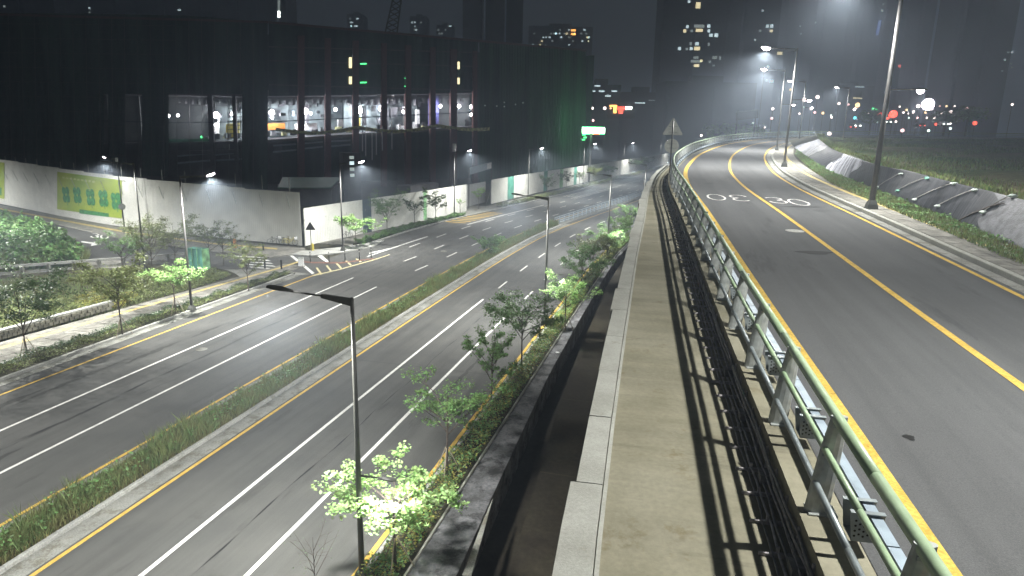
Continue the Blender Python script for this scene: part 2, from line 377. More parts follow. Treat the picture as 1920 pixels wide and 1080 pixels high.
# cobbled rumble patch far off and its cross bars
for k in range(14):
    s = 168 + k * 1.5; q = MB(); 
    for j in range(5): ribbon(q, LOW, s, s + .7, 16.2 - j * .9, 15.7 - j * .9, .01)
    structure(q.build('rumble_mark', 'white'))
for k in range(9):
    s = 121 + k * 1.6; structure(strip('crossing_bar', LOW, s, s + .45, 18.0, 14.6, .008, 'yellow'))
# sealed joints and an oily streak
for (a, b, o, w) in ((S0, 95, 9.1, .05), (S0, 70, 9.02, .03), (20, 76, -4.9, .035), (96, 150, 8.6, .05)):
    structure(strip('seal_line', LOW, a, b, (lambda s: o + w + .05 * math.sin(s * .7) + .03 * math.sin(s * 2.1)), (lambda s: o + .05 * math.sin(s * .7) + .03 * math.sin(s * 2.3)), .005, 'hole', step=.7))
rs = random.Random(4)
M['stain'] = layered('asphalt_stain', 0, (.040, .040, .038), (.058, .057, .054), fine=45)
for (a, b, o, w) in ((44, 53, 13.6, .55), (50, 58, 13.1, .3), (57, 62, 12.6, .35), (62.5, 66, 12.4, .3), (43, 47, 8.4, .35), (47.5, 52, 9.0, .2), (66, 69, 11.8, .25), (100, 104, 8.9, .3), (56, 66, -7.6, .2)):
    ph = rs.uniform(0, 9)
    structure(strip('road_stain', LOW, a, b, (lambda s: o + w * (.2 + abs(math.sin(s * 1.9 + ph)) * .5 + rs.uniform(0, .3)) * math.sin(math.pi * min(1, max(0, (s - a) / (b - a))))), (lambda s: o - w * (abs(math.sin(s * 2.7 + ph)) * .5 + rs.uniform(0, .3)) * math.sin(math.pi * min(1, max(0, (s - a) / (b - a))))), .003, 'stain', step=.25))
polysheet('painted_lit_sliver', [(925, 932), (906, 975), (866, 1080), (884, 1080)], .135, 'gutter')  # pale sliver paints a lamplit patch along the pavement edge
for (a, b) in ((62, 62.5), (75, 75.4), (97, 97.6)):
    structure(strip('expansion_joint', LOW, a, a + .05, -.2, -9.8, .0035, 'stain', step=.5))
cr = MB()
for (s, o, n_) in ((84, -2.2, 9), (86.5, -3.4, 6), (83.5, -2.6, 5)):
    p = [s, o]
    for k in range(n_):
        q_ = [p[0] + random.uniform(-.3, .5), p[1] - random.uniform(.3, .7)]
        a, b = LOW.pt(*p), LOW.pt(*q_); d = Vector((b[0] - a[0], b[1] - a[1])).normalized() * .025
        cr.quadv((a[0] - d.y, a[1] + d.x, .007), (a[0] + d.y, a[1] - d.x, .007), (b[0] + d.y, b[1] - d.x, .007), (b[0] - d.y, b[1] + d.x, .007)); p = q_
structure(cr.build('road_crack', 'hole'))
def disc_mb(x, y, z, r, h, n=20, mb=None):
    mb = mb or MB(); mb.prism([(x + r * math.cos(2 * math.pi * k / n), y + r * math.sin(2 * math.pi * k / n)) for k in range(n)], z, z + h); return mb
for px, py in ((832, 471), (378, 655)):
    p = at(px, py); o = disc_mb(0, 0, 0, .36, .012).build('manhole_cover', 'gutter'); o.location = (p.x, p.y, .0); tag(o, 'round pale manhole cover in the road beyond the hatched corner' if px > 700 else 'faint manhole cover in the second lane left of the median', 'manhole cover')
# median: soil bed, kerbs, gutter
MED_END = 126.0
structure(strip('median_bed', LOW, S0, MED_END, 2.95, 1.15, .10, 'soil', side=.2))
structure(strip('median_gutter', LOW, S0, MED_END + 2, 1.00, .18, .012, 'gutter', side=.05))
structure(strip('median_gutter', LOW, S0, MED_END + 2, 3.45, 3.1, .012, 'gutter', side=.05))
kerb_run('median_kerb', LOW, S0 + 20, MED_END, 1.10, .2, .16, 'kerb', zlow)
kerb_run('median_kerb', LOW, S0 + 20, MED_END, 3.03, .16, .15, 'kerb', zlow)
# far (left) side of the road: kerb, hedge strip, paved path
KL = 16.9
structure(strip('roadside_gutter', LOW, S0, 82, 16.8, 16.15, .012, 'gutter', side=.05))
kerb_run('left_kerb', LOW, S0 + 18, 82, KL, .22, .17, 'kerb', zlow)
structure(strip('roadside_bed', LOW, S0, 82.5, lambda s: np.interp(s, [50, 82], [19.1, 17.6]), 17.0, .12, 'soil', side=.2))
kerb_run('path_kerb', LOW, S0 + 30, 82, lambda s: np.interp(s, [50, 85], [19.4, 18.1]), .14, .16, 'kerb', zlow)
structure(strip('footpath', LOW, S0, 86, lambda s: np.interp(s, [50, 60, 84], [23.6, 22.8, 20.5]), lambda s: np.interp(s, [50, 85], [19.3, 18.0]), .11, 'paver', side=.2))
structure(strip('tactile_strip', LOW, S0, 88, lambda s: np.interp(s, [50, 60, 84], [22.6, 21.9, 19.9]), lambda s: np.interp(s, [50, 60, 84], [22.2, 21.5, 19.5]), .118, 'tactile'))
# paving slabs of the path, picked apart where they show
slab_par = structure(bpy.data.objects.new('path_paving', None)); COL.objects.link(slab_par)
smb = MB().box((0, 0, 0), (.93, .62, .03)); sme = None
k = 0; s = 45.0
while s < 84 and k < 290:
    w0 = np.interp(s, [50, 85], [19.45, 18.15]); w1 = np.interp(s, [50, 60, 84], [22.1, 21.4, 19.4]); o = w0 + .5
    while o < w1 - .3 and k < 290:
        x, y = LOW.pt(s, o)
        if sme is None: ob = smb.build('paving_slab', 'paver', slab_par); sme = ob.data
        else: ob = bpy.data.objects.new('paving_slab', sme); COL.objects.link(ob); ob.parent = slab_par
        ob.location = (x, y, .113 + random.uniform(-.003, .012)); ob.rotation_euler = (0, 0, LOW.head(s)); o += .96; k += 1
    s += .66
# near (right) side: kerb, planting bed, white edging, pavement, ditch, brown apron
kerb_run('right_kerb', LOW, S0 + 18, 150, -10.32, .18, .15, 'kerb', zlow)
structure(strip('planting_bed', LOW, S0, 200, -10.4, -11.6, .13, 'soil', side=.2))
kerb_run('edging', LOW, S0 + 18, 130, -11.68, .1, .19, 'coping', zlow, gap=.03)
def edge_o(s): return np.interp(s, [0, 42, 50, 63, 100, 200], [-13.6, -13.35, -13.0, -12.5, -12.1, -12.1])
structure(strip('pavement', LOW, S0, 200, -11.74, edge_o, .12, 'wet', side=1.8))
structure(strip('ditch', LOW, S0, 200, lambda s: edge_o(s) + .05, -30, -1.3, 'brown'))
structure(strip('apron', LOW, S0, 130, lambda s: edge_o(s) - np.interp(s, [40, 60, 90], [1.7, 1.1, .5]), -26, -.35, 'brown', side=1.1))
for s in (52, 60.5, 69): structure(strip('apron_joint', LOW, s, s + .07, lambda t: edge_o(t) - np.interp(t, [40, 60, 90], [1.7, 1.1, .5]) - .05, -19, -.343, 'earth'))
# far side beyond the junction: kerb, verge, pavement in front of the white hoarding
def kr(s): return np.interp(s, [92, 110, 140, 200, 340], [18.1, 18.35, 17.6, 18.3, 19.0])
kerb_run('far_kerb', LOW, 97, 260, lambda s: kr(s) + .1, .22, .16, 'kerb', zlow, length=1.0, limit=160)
HB = [at(572, 463), at(875, 396), at(921, 385), at(1240, 310), at(1280, 302)]
HBn = (HB[-1] - HB[1]).normalized()
def hoard_off(s):                                             # distance of the hoarding foot from the road curve
    return np.interp(s, [90, 96, 134, 168, 290, 340], [25.0, 24.4, 21.0, 21.7, 25.6, 27.0])
structure(strip('verge', LOW, 99, 128, lambda s: kr(s) + 1.7, lambda s: kr(s) + .2, .12, 'soil', side=.15))
structure(strip('verge', LOW, 141, 330, lambda s: kr(s) + 1.8, lambda s: kr(s) + .2, .12, 'soil', side=.15))
structure(strip('far_pavement', LOW, 98, 340, lambda s: hoard_off(s) + .2, lambda s: kr(s) + 1.7, .10, 'paver', side=.15))
structure(strip('gate_drive', LOW, 128, 141, lambda s: hoard_off(s) + 4, lambda s: kr(s) - .1, .125, 'gutter', side=.15))
# side road along the tall hoarding, its pavement and the junction
polysheet('side_road', [(-120, 372), (0, 399), (120, 424), (233, 450), (330, 466), (430, 476), (505, 484), (545, 478), (640, 489), (700, 486), (586, 516), (520, 507), (420, 508), (330, 500), (270, 492), (170, 490), (60, 470), (-120, 440)], .004, 'asphalt')
polysheet('side_pavement', [(-120, 357), (0, 384), (233, 427), (400, 449), (572, 464), (572, 471), (540, 478), (505, 482), (400, 470), (233, 448), (0, 396), (-120, 370)], .13, 'paver', side=.13)
polysheet('corner_island', [(545, 477), (566, 470), (640, 463), (720, 450), (700, 462), (640, 473), (585, 479)], .14, 'kerb', side=.14)
polysheet('tactile_strip', [(-120, 364), (0, 390), (233, 433), (400, 455), (520, 465), (520, 468), (400, 458), (233, 436), (0, 393), (-120, 367)], .14, 'tactile')
polysheet('park_lawn', [(-400, 560), (-400, 520), (0, 515), (200, 505), (330, 497), (400, 500), (440, 512), (420, 526), (330, 553), (235, 577), (120, 605), (0, 640), (-400, 740)], .05, 'soil')
polysheet('pale_paving', [(160, 503), (150, 487), (215, 486), (260, 495), (220, 503)], .02, 'paver')
polysheet('corner_paving', [(440, 512), (420, 505), (515, 505), (583, 514), (560, 516), (480, 540)], .03, 'gutter')
polysheet('green_bank', [(-400, 540), (-400, 420), (-60, 395), (0, 403), (100, 425), (150, 455), (165, 490), (160, 505), (0, 515)], .03, 'soil')
# crosswalk
for k in range(6):
    x0, y0 = 432 + 7 * k, 474 + 5.1 * k
    polysheet('crosswalk_stripe', [(x0, y0), (x0 + 60 - k * 2, y0 + 2.2 + k * .3), (x0 + 66 - k * 2, y0 + 4.6 + k * .3), (x0 + 4, y0 + 2.4)], .012, 'white')
for q in ([(543, 479), (548, 478), (590, 512), (585, 514)], [(595, 480), (604, 479), (618, 491), (612, 492)], [(692, 474), (728, 466), (729, 467.5), (693, 475.5)]):
    polysheet('junction_line', q, .014, 'white')
for k in range(5):
    x = 592 + 18.5 * k; y = 502 - 4.2 * k
    polysheet('hatch_stripe', [(x, y), (x + 3.5, y - .4), (x + 12.4, y + 12 - k * 1.6), (x + 9, y + 13 - k * 1.6)], .014, 'pale_yellow')
polysheet('hatch_border', [(586, 516), (636, 504.5), (700, 486.5), (730, 477), (730, 478), (701, 487.8), (637, 506), (587, 517.6)], .016, 'pale_yellow')
polysheet('red_kerb_line', [(568, 492), (590, 493.5), (640, 494), (700, 486), (700, 484), (640, 491.5), (590, 491), (568, 489.5)], .018, 'redbrown')
# painted figures on the ground: strokes with real width
def stroke_mark(name, strokes, origin, ux, uy, m, zf, dz=.008, w=.12):
    mb = MB()
    for st in strokes:
        P_ = [origin + ux * a + uy * b for a, b in st]
        for i in range(len(P_) - 1):
            a, b = P_[i], P_[i + 1]; d = (b - a).normalized(); n_ = Vector((-d.y, d.x)) * w / 2; a2 = a - d * w * .3; b2 = b + d * w * .3
            mb.quadv(*[(q.x, q.y, zf(q.x, q.y) + dz + i * .0006) for q in (a2 + n_, a2 - n_, b2 - n_, b2 + n_)])
    return structure(mb.build(name, m))
ZERO = [[(.5 + .42 * math.cos(t), .5 + .48 * math.sin(t)) for t in [2 * math.pi * k / 20 for k in range(21)]]]
THREE = [[(.5 + .38 * math.cos(t), .75 + .22 * math.sin(t)) for t in [R_(150 - k * 24) for k in range(10)]][:] + [(.5 + .40 * math.cos(t), .27 + .25 * math.sin(t)) for t in [R_(75 - k * 25) for k in range(11)]]]
THREE = [[(x, y) for x, y in THREE[0]]]

# ================================================================== UPPER ROAD
US = 24.0; UE = UPC.len
structure(strip('upper_road', UPC, US, UE, .62, -7.0, 0.0, 'asphalt_new', zup, step=1.5))
structure(line('edge_line', UPC, US, UE, -.04, .28, 'yellow', zup, .008))
structure(line('centre_line', UPC, US, UE, -3.3, .17, 'yellow', zup, .008))
structure(line('edge_line', UPC, US, UE, -6.4, .15, 'yellow', zup, .008))
structure(strip('road_gutter', UPC, US, UE, -6.62, -7.0, .012, 'gutter', zup, side=.05))
structure(strip('seal_line', UPC, 104, 112, lambda s: -3.1 + .1 * math.sin(s), lambda s: -3.15 + .1 * math.sin(s), .006, 'hole', zup, step=.6))
kerb_run('upper_kerb', UPC, US + 30, UPC.len - 20, -7.13, .2, .17, 'coping', zup, length=1.0)
structure(strip('upper_pavement', UPC, US, UE, -7.24, -9.25, .15, 'paver', zup, side=.3))
structure(strip('tactile_strip', UPC, US, UE, -8.25, -8.55, .158, 'tactile', zup))
upav = structure(bpy.data.objects.new('upper_paving', None)); COL.objects.link(upav)
umb = MB().box((0, 0, 0), (.485, .645, .03)); ume = None
for i in range(70):
    for j in range(4):
        s = UPC.s_at(13, 17) * 0 + 57 + i * .66; o = (-7.5, -8.0, -8.82, -9.1)[j]
        if j == 3: continue
        x, y = UPC.pt(s, o); z = zup(x, y) + .150 + random.uniform(-.002, .010)
        if ume is None: ob = umb.build('paving_slab', 'paver', upav); ume = ob.data
        else: ob = bpy.data.objects.new('paving_slab', ume); COL.objects.link(ob); ob.parent = upav
        ob.location = (x, y, z); ob.rotation_euler = (-.024, 0, UPC.head(s))
# numerals
def num_at(px, py, flip, which):
    o3 = at(px, py, 10.3, .024); s = UPC.s_at(o3.x, o3.y); n = UPC.head(s); right = Vector((-math.cos(n), -math.sin(n))); fwd = Vector((math.sin(n), -math.cos(n)))
    if fwd.y < 0: fwd = -fwd
    ux, uy = right * 1.0, fwd * 2.5
    o2 = Vector((o3.x, o3.y))
    if flip: o2 = o2 + ux + uy; ux, uy = -ux, -uy
    stroke_mark('speed_numeral', which, o2, ux, uy, 'white', zup, w=.10)
num_at(1329, 375, True, ZERO); num_at(1374, 376.5, True, THREE)
num_at(1444, 381, False, THREE); num_at(1488, 385, False, ZERO)
for (x, y, sx_, sy_) in ((1528, 474, .55, .10), (1500, 388, .9, .05), (1705, 821, .07, .03)):
    p = at(x, y, 10.3, .024); mb = MB(); mb.quadv(*[(p.x + sx_ * math.cos(t) * (1 + .3 * math.sin(3 * t)), p.y + sy_ * 3 * math.sin(t), zup(p.x, p.y + sy_ * 3 * math.sin(t)) + .006) for t in [2 * math.pi * k / 14 for k in range(14)]]); structure(mb.build('oil_stain', 'hole'))
# side road numerals and arrows
a = at(168, 445); ux = (at(184, 446.6) - a); uy = (at(172, 437.5) - a); ux = Vector((ux.x, ux.y)); uy = Vector((uy.x, uy.y))
stroke_mark('speed_numeral', THREE, Vector((a.x, a.y)), ux, uy, 'white', zlow, w=.2); stroke_mark('speed_numeral', ZERO, Vector((a.x, a.y)) + ux * 1.15, ux, uy, 'white', zlow, w=.2)
for q in ([(153, 452), (176, 455), (176, 453), (192, 457.5), (170, 461), (172, 457), (152, 454)], [(100, 441), (112, 439.5), (116, 442), (104, 443.5)]): polysheet('road_arrow', q, .016, 'white')
# faint manhole on the upper road
p = at(1490, 433, 10.3, .024); o = disc_mb(0, 0, 0, .34, .008).build('manhole_cover', 'kerb'); o.location = (p.x, p.y, zup(p.x, p.y)); o.rotation_euler = (.024, 0, 0); tag(o, 'small pale round manhole cover on the upper road left of the centre line', 'manhole cover')

# ---- walkway on top of the retaining wall, coping stones, wall body
zw = lambda x, y: 9.80 + .024 * min(y, 175)
def cop(s):
    y = UPC.pt(s)[1]; return float(np.interp(y, [-10, 6, 9, 15, 22, 32, 46, 62], [3.30, 3.28, 3.24, 3.08, 2.92, 2.58, 2.05, 1.82]))
WS, WE = 30.0, UPC.s_at(15.4, 60)
structure(strip('walkway', UPC, WS, WE, cop, .95, 0, 'concrete', zw, side=.25, step=1.0))
rw = thing('retaining_wall', 'tall concrete retaining wall with pale coping stones that carries the upper road', 'retaining wall', (0, 20, 0), worldpts=True)
wallmb = MB(); prev = None
def wall_o(s): return cop(s) + .25 if s < WE else max(cop(WE) + .25 - (s - WE) * .06, 1.15)
n = 90
for i in range(n + 1):
    s = WS - 4 + (UE - WS + 3) * i / n; x, y = UPC.pt(s, wall_o(s)); z = zw(x, y) + (-.02 if s < WE else .0); t = (x, y, z); bq = UPC.pt(s, wall_o(s) + .35); bq = (bq[0], bq[1], -1.5); r_ = UPC.pt(s, .75); tr_ = (r_[0], r_[1], z - .05); 
    if prev: wallmb.quadv(prev[0], t, bq, prev[1]); wallmb.quadv(prev[0], prev[2], tr_, t)
    prev = (t, bq, tr_)
wallmb.build('wall', 'concrete', rw)
# coping stones, one by one
s = WS + 4; k = 0
while s < WE and k < 60:
    L_ = 1.98 if k else 2.0; e = min(s + L_ - .02, WE); jog = (.06 if k % 5 == 1 else 0) * 1.0 + random.uniform(-.01, .01)
    b = ribbon(MB(), UPC, s, e, lambda t: cop(t) + .35 + jog, lambda t: cop(t) + .012, .13 + random.uniform(-.004, .006), zw, 1.0, side=.42)
    o = b.build('coping_stone', 'coping', rw)
    s += L_; k += 1
ribbon(MB(), UPC, WS, WE, lambda t: cop(t) + .0, lambda t: cop(t) - .05, .05, zw, 1.0, side=.05).build('coping_lip', 'coping', rw)
# ledge that carries the road and the guardrail
lw = strip('road_ledge', UPC, US, UE, 1.12, .63, .0, 'concrete', zup, side=.9, step=1.0); structure(lw)

# ---- guardrail on the ledge
RO = .86
gr = thing('guardrail', 'long guardrail of pale green and grey tubes on angled posts beside the upper road', 'guardrail', (3.1, 5, 10.4), worldpts=True)
def rail_tube(name, off, h, r, m, s0, s1, n=10, brk=None, wob=0.0):
    s = s0; o = None
    while s < s1:
        e = min(s1, s + (brk or 4.0)); pts = []
        k = max(2, int((e - s) / 1.0))
        for i in range(k + 1):
            t = s + (e - .012 - s) * i / k; x, y = UPC.pt(t, off + wob * math.sin(t * 3.1)); pts.append((x, y, zup(x, y) + h + wob * math.sin(t * 5.3)))
        MB().tube(pts, r, n).build(name, m, gr, smooth=True); s = e
PST = 2.2; S_R0 = 34.0; RE = UPC.len - 6
rail_tube('top_rail', RO - .02, 1.10, .062, 'rail_green', S_R0, RE, 14)
rail_tube('middle_rail', RO + .07, .75, .036, 'rail_green', S_R0, RE, 10)
rail_tube('lower_rail', RO + .12, .35, .036, 'rail_grey', S_R0, RE, 10)
s = S_R0; k = 0
bmb = None
def post_mesh():
    b = MB(); pts = [(0, 0, 0), (0, 0, .5), (.02, 0, .98)]                  # local x = towards the road, oval section
    n = 12; base = 0
    prof = [(0, .13, .07), (.4, .125, .065), (.8, .11, .06), (1.13, .085, .05)]
    for z, rx_, ry_ in prof:
        lean = .10 * (z / 1.06)
        for i in range(n):
            t = 2 * math.pi * i / n; b.v.append((rx_ * math.cos(t) + lean - .05, ry_ * math.sin(t), z))
    for j in range(len(prof) - 1):
        for i in range(n): b.f.append((j * n + i, j * n + (i + 1) % n, (j + 1) * n + (i + 1) % n, (j + 1) * n + i))
    b.f.append(tuple(range(len(prof) * n - n, len(prof) * n)))
    return b
def bracket_mesh():
    b = MB()                                                     # folded perforated box between post and beam
    b.slabpoly([(.02, -.13, .44), (.34, -.13, .44), (.30, -.13, .14), (.06, -.13, .14)], (0, .008, 0))
    b.slabpoly([(.02, .13, .44), (.34, .13, .44), (.30, .13, .14), (.06, .13, .14)], (0, .008, 0))
    b.slabpoly([(.06, -.122, .14), (.30, -.122, .14), (.30, .13, .14), (.06, .13, .14)], (0, 0, .008))
    b.slabpoly([(.02, -.15, .45), (.34, -.15, .45), (.34, -.09, .452), (.02, -.09, .452)], (0, 0, .008))
    b.slabpoly([(.02, .10, .45), (.34, .10, .45), (.34, .16, .452), (.02, .16, .452)], (0, 0, .008)); return b
def holes_mesh():
    b = MB()
    for i in range(6):
        for j in range(4):
            x = .08 + i * .04; z = .20 + j * .055 + (i % 2) * .02
            n = len(b.v); b.v += [(x + .013 * math.cos(t), -.1325, z + .013 * math.sin(t)) for t in [R_(60 * q) for q in range(6)]]; b.f.append(tuple(range(n, n + 6)))
    return b
pm = bm_ = hm = fm = cm = None
def part(name, mbf, m, me, parent, loc, rz, rx=0.0):
    if me is None: ob = mbf.build(name, m, parent, origin=(0, 0, 0)); me = ob.data
    else: ob = bpy.data.objects.new(name, me); COL.objects.link(ob); ob.parent = parent
    ob.location = loc; ob.rotation_euler = (rx, 0, rz); return ob, me
GL = Vector(gr.location)
while s < RE and k < 75:
    h = UPC.head(s) + math.pi; x, y = UPC.pt(s, RO + .02); z = zup(x, y)
    po, pm = part('post', post_mesh(), 'steel', pm, gr, Vector((x, y, z)) - GL, h)
    fo, fm = part('foot_plate', MB().box((.0, 0, .008), (.30, .24, .016)), 'steel', fm, po, (0, 0, 0), 0)
    for cz, cx_ in ((.30, -.06), (.70, -.02), (1.03, .05)): co, cm = part('rail_clip', MB().box((0, 0, 0), (.12, .11, .035)), 'rail_grey', cm, po, (cx_, 0, cz), 0)
    if k % 1 == 0:
        bo, bm_ = part('bracket', bracket_mesh(), 'rail_grey', bm_, gr, Vector((x, y, z)) - GL + Vector((math.cos(h), math.sin(h), 0)) * .02 + Vector((-math.sin(h), math.cos(h), 0)) * -.62, h)
        ho, hm = part('hole_pattern', holes_mesh(), 'hole', hm, bo, (0, 0, 0), 0)
    s += PST; k += 1
s = S_R0
while s < RE:                                                     # box beam on the road side
    e = min(s + 4, RE); ribbon(MB(), UPC, s, e - .02, RO - .20, RO - .31, .44, zup, 1.0, side=.13).build('beam', 'steel_blue', gr)
    s = e

# ---- cables and conduits clipped to the outside of the ledge
cd = thing('conduit_bundle', 'bundle of thin dark and pale cable conduits running along the foot of the guardrail', 'cable conduits', (3.6, 8, 9.8), worldpts=True)
CE = UPC.s_at(13.2, 52)
specs = [(1.19, .16, .026, 'pipe'), (1.17, .24, .020, 'pipe_pale'), (1.25, .10, .024, 'pipe'), (1.31, .06, .022, 'pipe_pale'), (1.16, .33, .030, 'pipe'), (1.18, .30, .016, 'pipe'), (1.37, .035, .018, 'pipe'), (1.22, .20, .014, 'pipe_pale')]
for i, (o_, h_, r_, m_) in enumerate(specs):
    s = S_R0; ph = i * 1.7
    while s < CE:
        e = min(s + 6, CE); pts = []; kk = max(3, int((e - s) / .5))
        for j in range(kk + 1):
            t = s + (e - s) * j / kk; sag = .012 * math.sin(t * 2.1 + ph) + .006 * math.sin(t * 5.7 + ph * 2); x, y = UPC.pt(t, o_ + sag); pts.append((x, y, zw(x, y) + h_ + abs(.012 * math.sin(t * 3.1 + ph))))
        MB().tube(pts, r_ * .72, 6).build('conduit', m_, cd, smooth=True); s = e
s = S_R0 + .6; me = None; mj = None; k = 0
while s < CE and k < 110:
    x, y = UPC.pt(s, 1.22); h = UPC.head(s) + math.pi
    ob, me = part('clamp', MB().box((0, 0, .03), (.34, .035, .05)).box((.1, 0, .22), (.05, .03, .36)).box((-.1, 0, .08), (.03, .03, .1)).box((-.22, 0, .03), (.16, .03, .03)), 'pipe_pale', me, cd, Vector((x, y, zw(x, y))) - Vector(cd.location), h)
    if k % 3 == 1: ob, mj = part('junction_box', MB().box((0.02, .25, .15), (.16, .2, .12)).box((0.02, .25, .215), (.18, .22, .012)), 'pipe', mj, cd, Vector((x, y, zw(x, y))) - Vector(cd.location), h)
    s += .62 if s < 70 else .9; k += 1
# litter
def blob(name, loc, r, m, label, cat, sq=.5, seed=0, group=None):
    rr = random.Random(seed); mb = MB(); n = 9; rings = 6
    for i in range(rings + 1):
        th = math.pi * i / rings
        for k in range(n):
            t = 2 * math.pi * k / n; q = r * (1 + rr.uniform(-.22, .22)); mb.v.append((q * math.sin(th) * math.cos(t), q * math.sin(th) * math.sin(t) * .8, q * sq * math.cos(th) + r * sq * .85))
    for i in range(rings):
        for k in range(n): mb.f.append((i * n + k, i * n + (k + 1) % n, (i + 1) * n + (k + 1) % n, (i + 1) * n + k))
    o = mb.build(name, m); o.location = loc; tag(o, label, cat, group); return o
p = at(1210, 425, 9.55, .024); blob('litter_bag', p, .16, 'white_paint', 'crumpled white plastic bag on the walkway beside the coping', 'litter', .5, 3)
p = at(1214, 417, 9.55, .024); blob('dirt_heap', p, .24, 'brown', 'small dark dirt heap behind the white bag on the walkway', 'dirt', .3, 4)
p = at(1246, 340, 9.6, .024); blob('litter_bag', p, .22, 'white_paint', 'pale sack where the shadows meet at the far end of the walkway', 'litter', .6, 5)
p = at(1252, 350, 9.6, .024); blob('cable_coil', p, .35, 'black', 'heap of black cable at the narrow end of the walkway', 'cable heap', .5, 6)
p = at(1222, 382, 9.55, .024); blob('dirt_heap', p, .2, 'brown', 'flat patch of dark debris further up the walkway', 'dirt', .2, 8)
p = at(1045, 662, .14); blob('litter_bag', p, .14, 'white_paint', 'tiny white litter on the wet pavement below the wall', 'litter', .3, 9)

# ---- embankment with tarpaulins, ridge and field
ZR = 11.75
base_px = [(2120, 545), (2000, 505), (1920, 470), (1845, 436), (1775, 406), (1716, 385), (1650, 358), (1592, 335), (1545, 315), (1510, 294), (1484, 272), (1475, 262)]
ridge_px = [(2140, 430), (2000, 398), (1920, 378), (1850, 360), (1760, 338), (1700, 322), (1650, 312), (1600, 296), (1560, 280), (1535, 262), (1530, 252)]
EB = Curve([at(x, y, 10.5, .024) for x, y in base_px]); ER = Curve([at(x, y, ZR, .024) for x, y in ridge_px])
def emb(u, v, dz=0.0, wr=.0):
    """u along the bank (0 near .. 1 far), v from foot to ridge"""
    a = EB.pt(EB.len * (u if u > 0 else 0)); b = ER.pt(ER.len * u); x = a[0] + (b[0] - a[0]) * v; y = a[1] + (b[1] - a[1]) * v
    z = (10.45 + .024 * y) * (1 - v) + (ZR + .024 * y) * v + .04 * math.sin(v * math.pi) + dz
    if wr:
        z += wr * (math.sin(x * 3.1 + y * .9) * .5 + math.sin(y * 5.3 - x * 1.7) * .3 + math.sin(x * 9.1 + y * 7.7) * .2)
    return (x, y, z)
g = MB(); NU, NV = 90, 8
for i in range(NU + 1):
    for j in range(NV + 1): g.v.append(emb(i / NU, j / NV, -.10))
for i in range(NU):
    for j in range(NV): q = i * (NV + 1) + j; g.f.append((q, q + NV + 1, q + NV + 2, q + 1))
structure(g.build('embankment', 'soil', smooth=True))
g = MB(); NU = 60; FO = [0, 1, 2, 4, 8, 16, 30, 60, 110, 180]
for i in range(NU + 1):
    x, y = ER.pt(ER.len * i / NU)
    for j, f_ in enumerate(FO): g.v.append((x + f_ * .95, y + f_ * .32, ZR + .024 * min(y + f_ * .32, 150) - .03 - (.5 if 1 < j else .1 * j) + .12 * math.sin(x * .6 + f_) + (.15 * math.sin(y * .4 + f_ * .7) if j else 0)))
for i in range(NU):
    for j in range(len(FO) - 1): q = i * len(FO) + j; g.f.append((q, q + len(FO), q + len(FO) + 1, q + 1))
structure(g.build('field', 'field', smooth=True))
# strip of ground between pavement and bank
g = MB(); prev = None
for i in range(101):
    s = 28 + (UE - 46) * i / 100; a = UPC.pt(s, -9.2); dd = np.hypot(EB.p[:, 0] - a[0], EB.p[:, 1] - a[1]); j = int(np.argmin(dd)); b = EB.p[j] if dd[j] < 9 else np.array(UPC.pt(s, -12))
    t = ((a[0], a[1], zup(*a) + .11), (b[0], b[1], 10.43 + .024 * b[1]))
    if prev: g.quadv(prev[0], t[0], t[1], prev[1])
    prev = t
structure(g.build('verge_soil', 'soil'))
def tarp(u0, u1, m, label, wr=.05, v0=.02, v1=1.02, dz=.04, fold=3):
    g = MB(); nu = max(8, int((u1 - u0) * 300)); nv = 26; r0 = random.uniform(0, 9)
    for i in range(nu + 1):
        for j in range(nv + 1):
            u = u0 + (u1 + .004 - u0) * i / nu; v = v0 + (v1 - v0) * j / nv
            e = .006 * math.sin(v * 7)
            z = dz + wr * (.6 * math.sin(u * 400 + v * 4 + r0) * math.sin(v * 3) + .5 * abs(math.sin(v * 11 + u * 170 + r0)) + random.uniform(-.25, .25))
            if j in (0, nv): z = dz - .02
            g.v.append(emb(min(1, max(0, u + e)), v, z))
    for i in range(nu):
        for j in range(nv): q = i * (nv + 1) + j; g.f.append((q, q + nv + 1, q + nv + 2, q + 1))
    o = g.build('tarpaulin', m, smooth=True); tag(o, label, 'tarpaulin', 'sheets covering the bank beside the upper road'); return o
def U_of(px, py):
    p = at(px, py, 10.5, .024); return EB.s_at(p.x, p.y) / EB.len
u_ = [U_of(*q) for q in ((1990, 500), (1920, 470), (1838, 434), (1775, 406), (1716, 385), (1660, 362), (1592, 335), (1553, 318), (1515, 297), (1492, 280))]
tarp(0.0, u_[0], 'tarp_mesh', 'pale woven sheet at the near right end of the bank', .015)
tarp(u_[0], u_[2], 'tarp_mesh', 'pale grey woven sheet with a fallen branch across it at the right edge', .015, dz=.05)
tarp(u_[2], u_[3], 'tarp', 'black sheet just left of the pale woven sheets, held by a roped pair of sandbags', .012, dz=.06)
tarp(u_[3], u_[5], 'tarp', 'wide smooth black sheet on the bank behind the nearest tall lamp post', .012, dz=.07)
tarp(u_[5], u_[6], 'tarp', 'crumpled black sheet between the lamp post and the bright sheet', .035, dz=.05)
tarp(u_[6], u_[7], 'tarp_shiny', 'brightly lit shiny grey sheet with torn black streaks', .035, dz=.06)
tarp(u_[7], u_[8], 'tarp', 'wrinkled dark sheet beyond the brightly lit one', .04, dz=.05)
tarp(u_[8], min(1, u_[9] + .04), 'tarp_shiny', 'farthest pale wrinkled sheet where the bank meets the bend', .045, dz=.06)
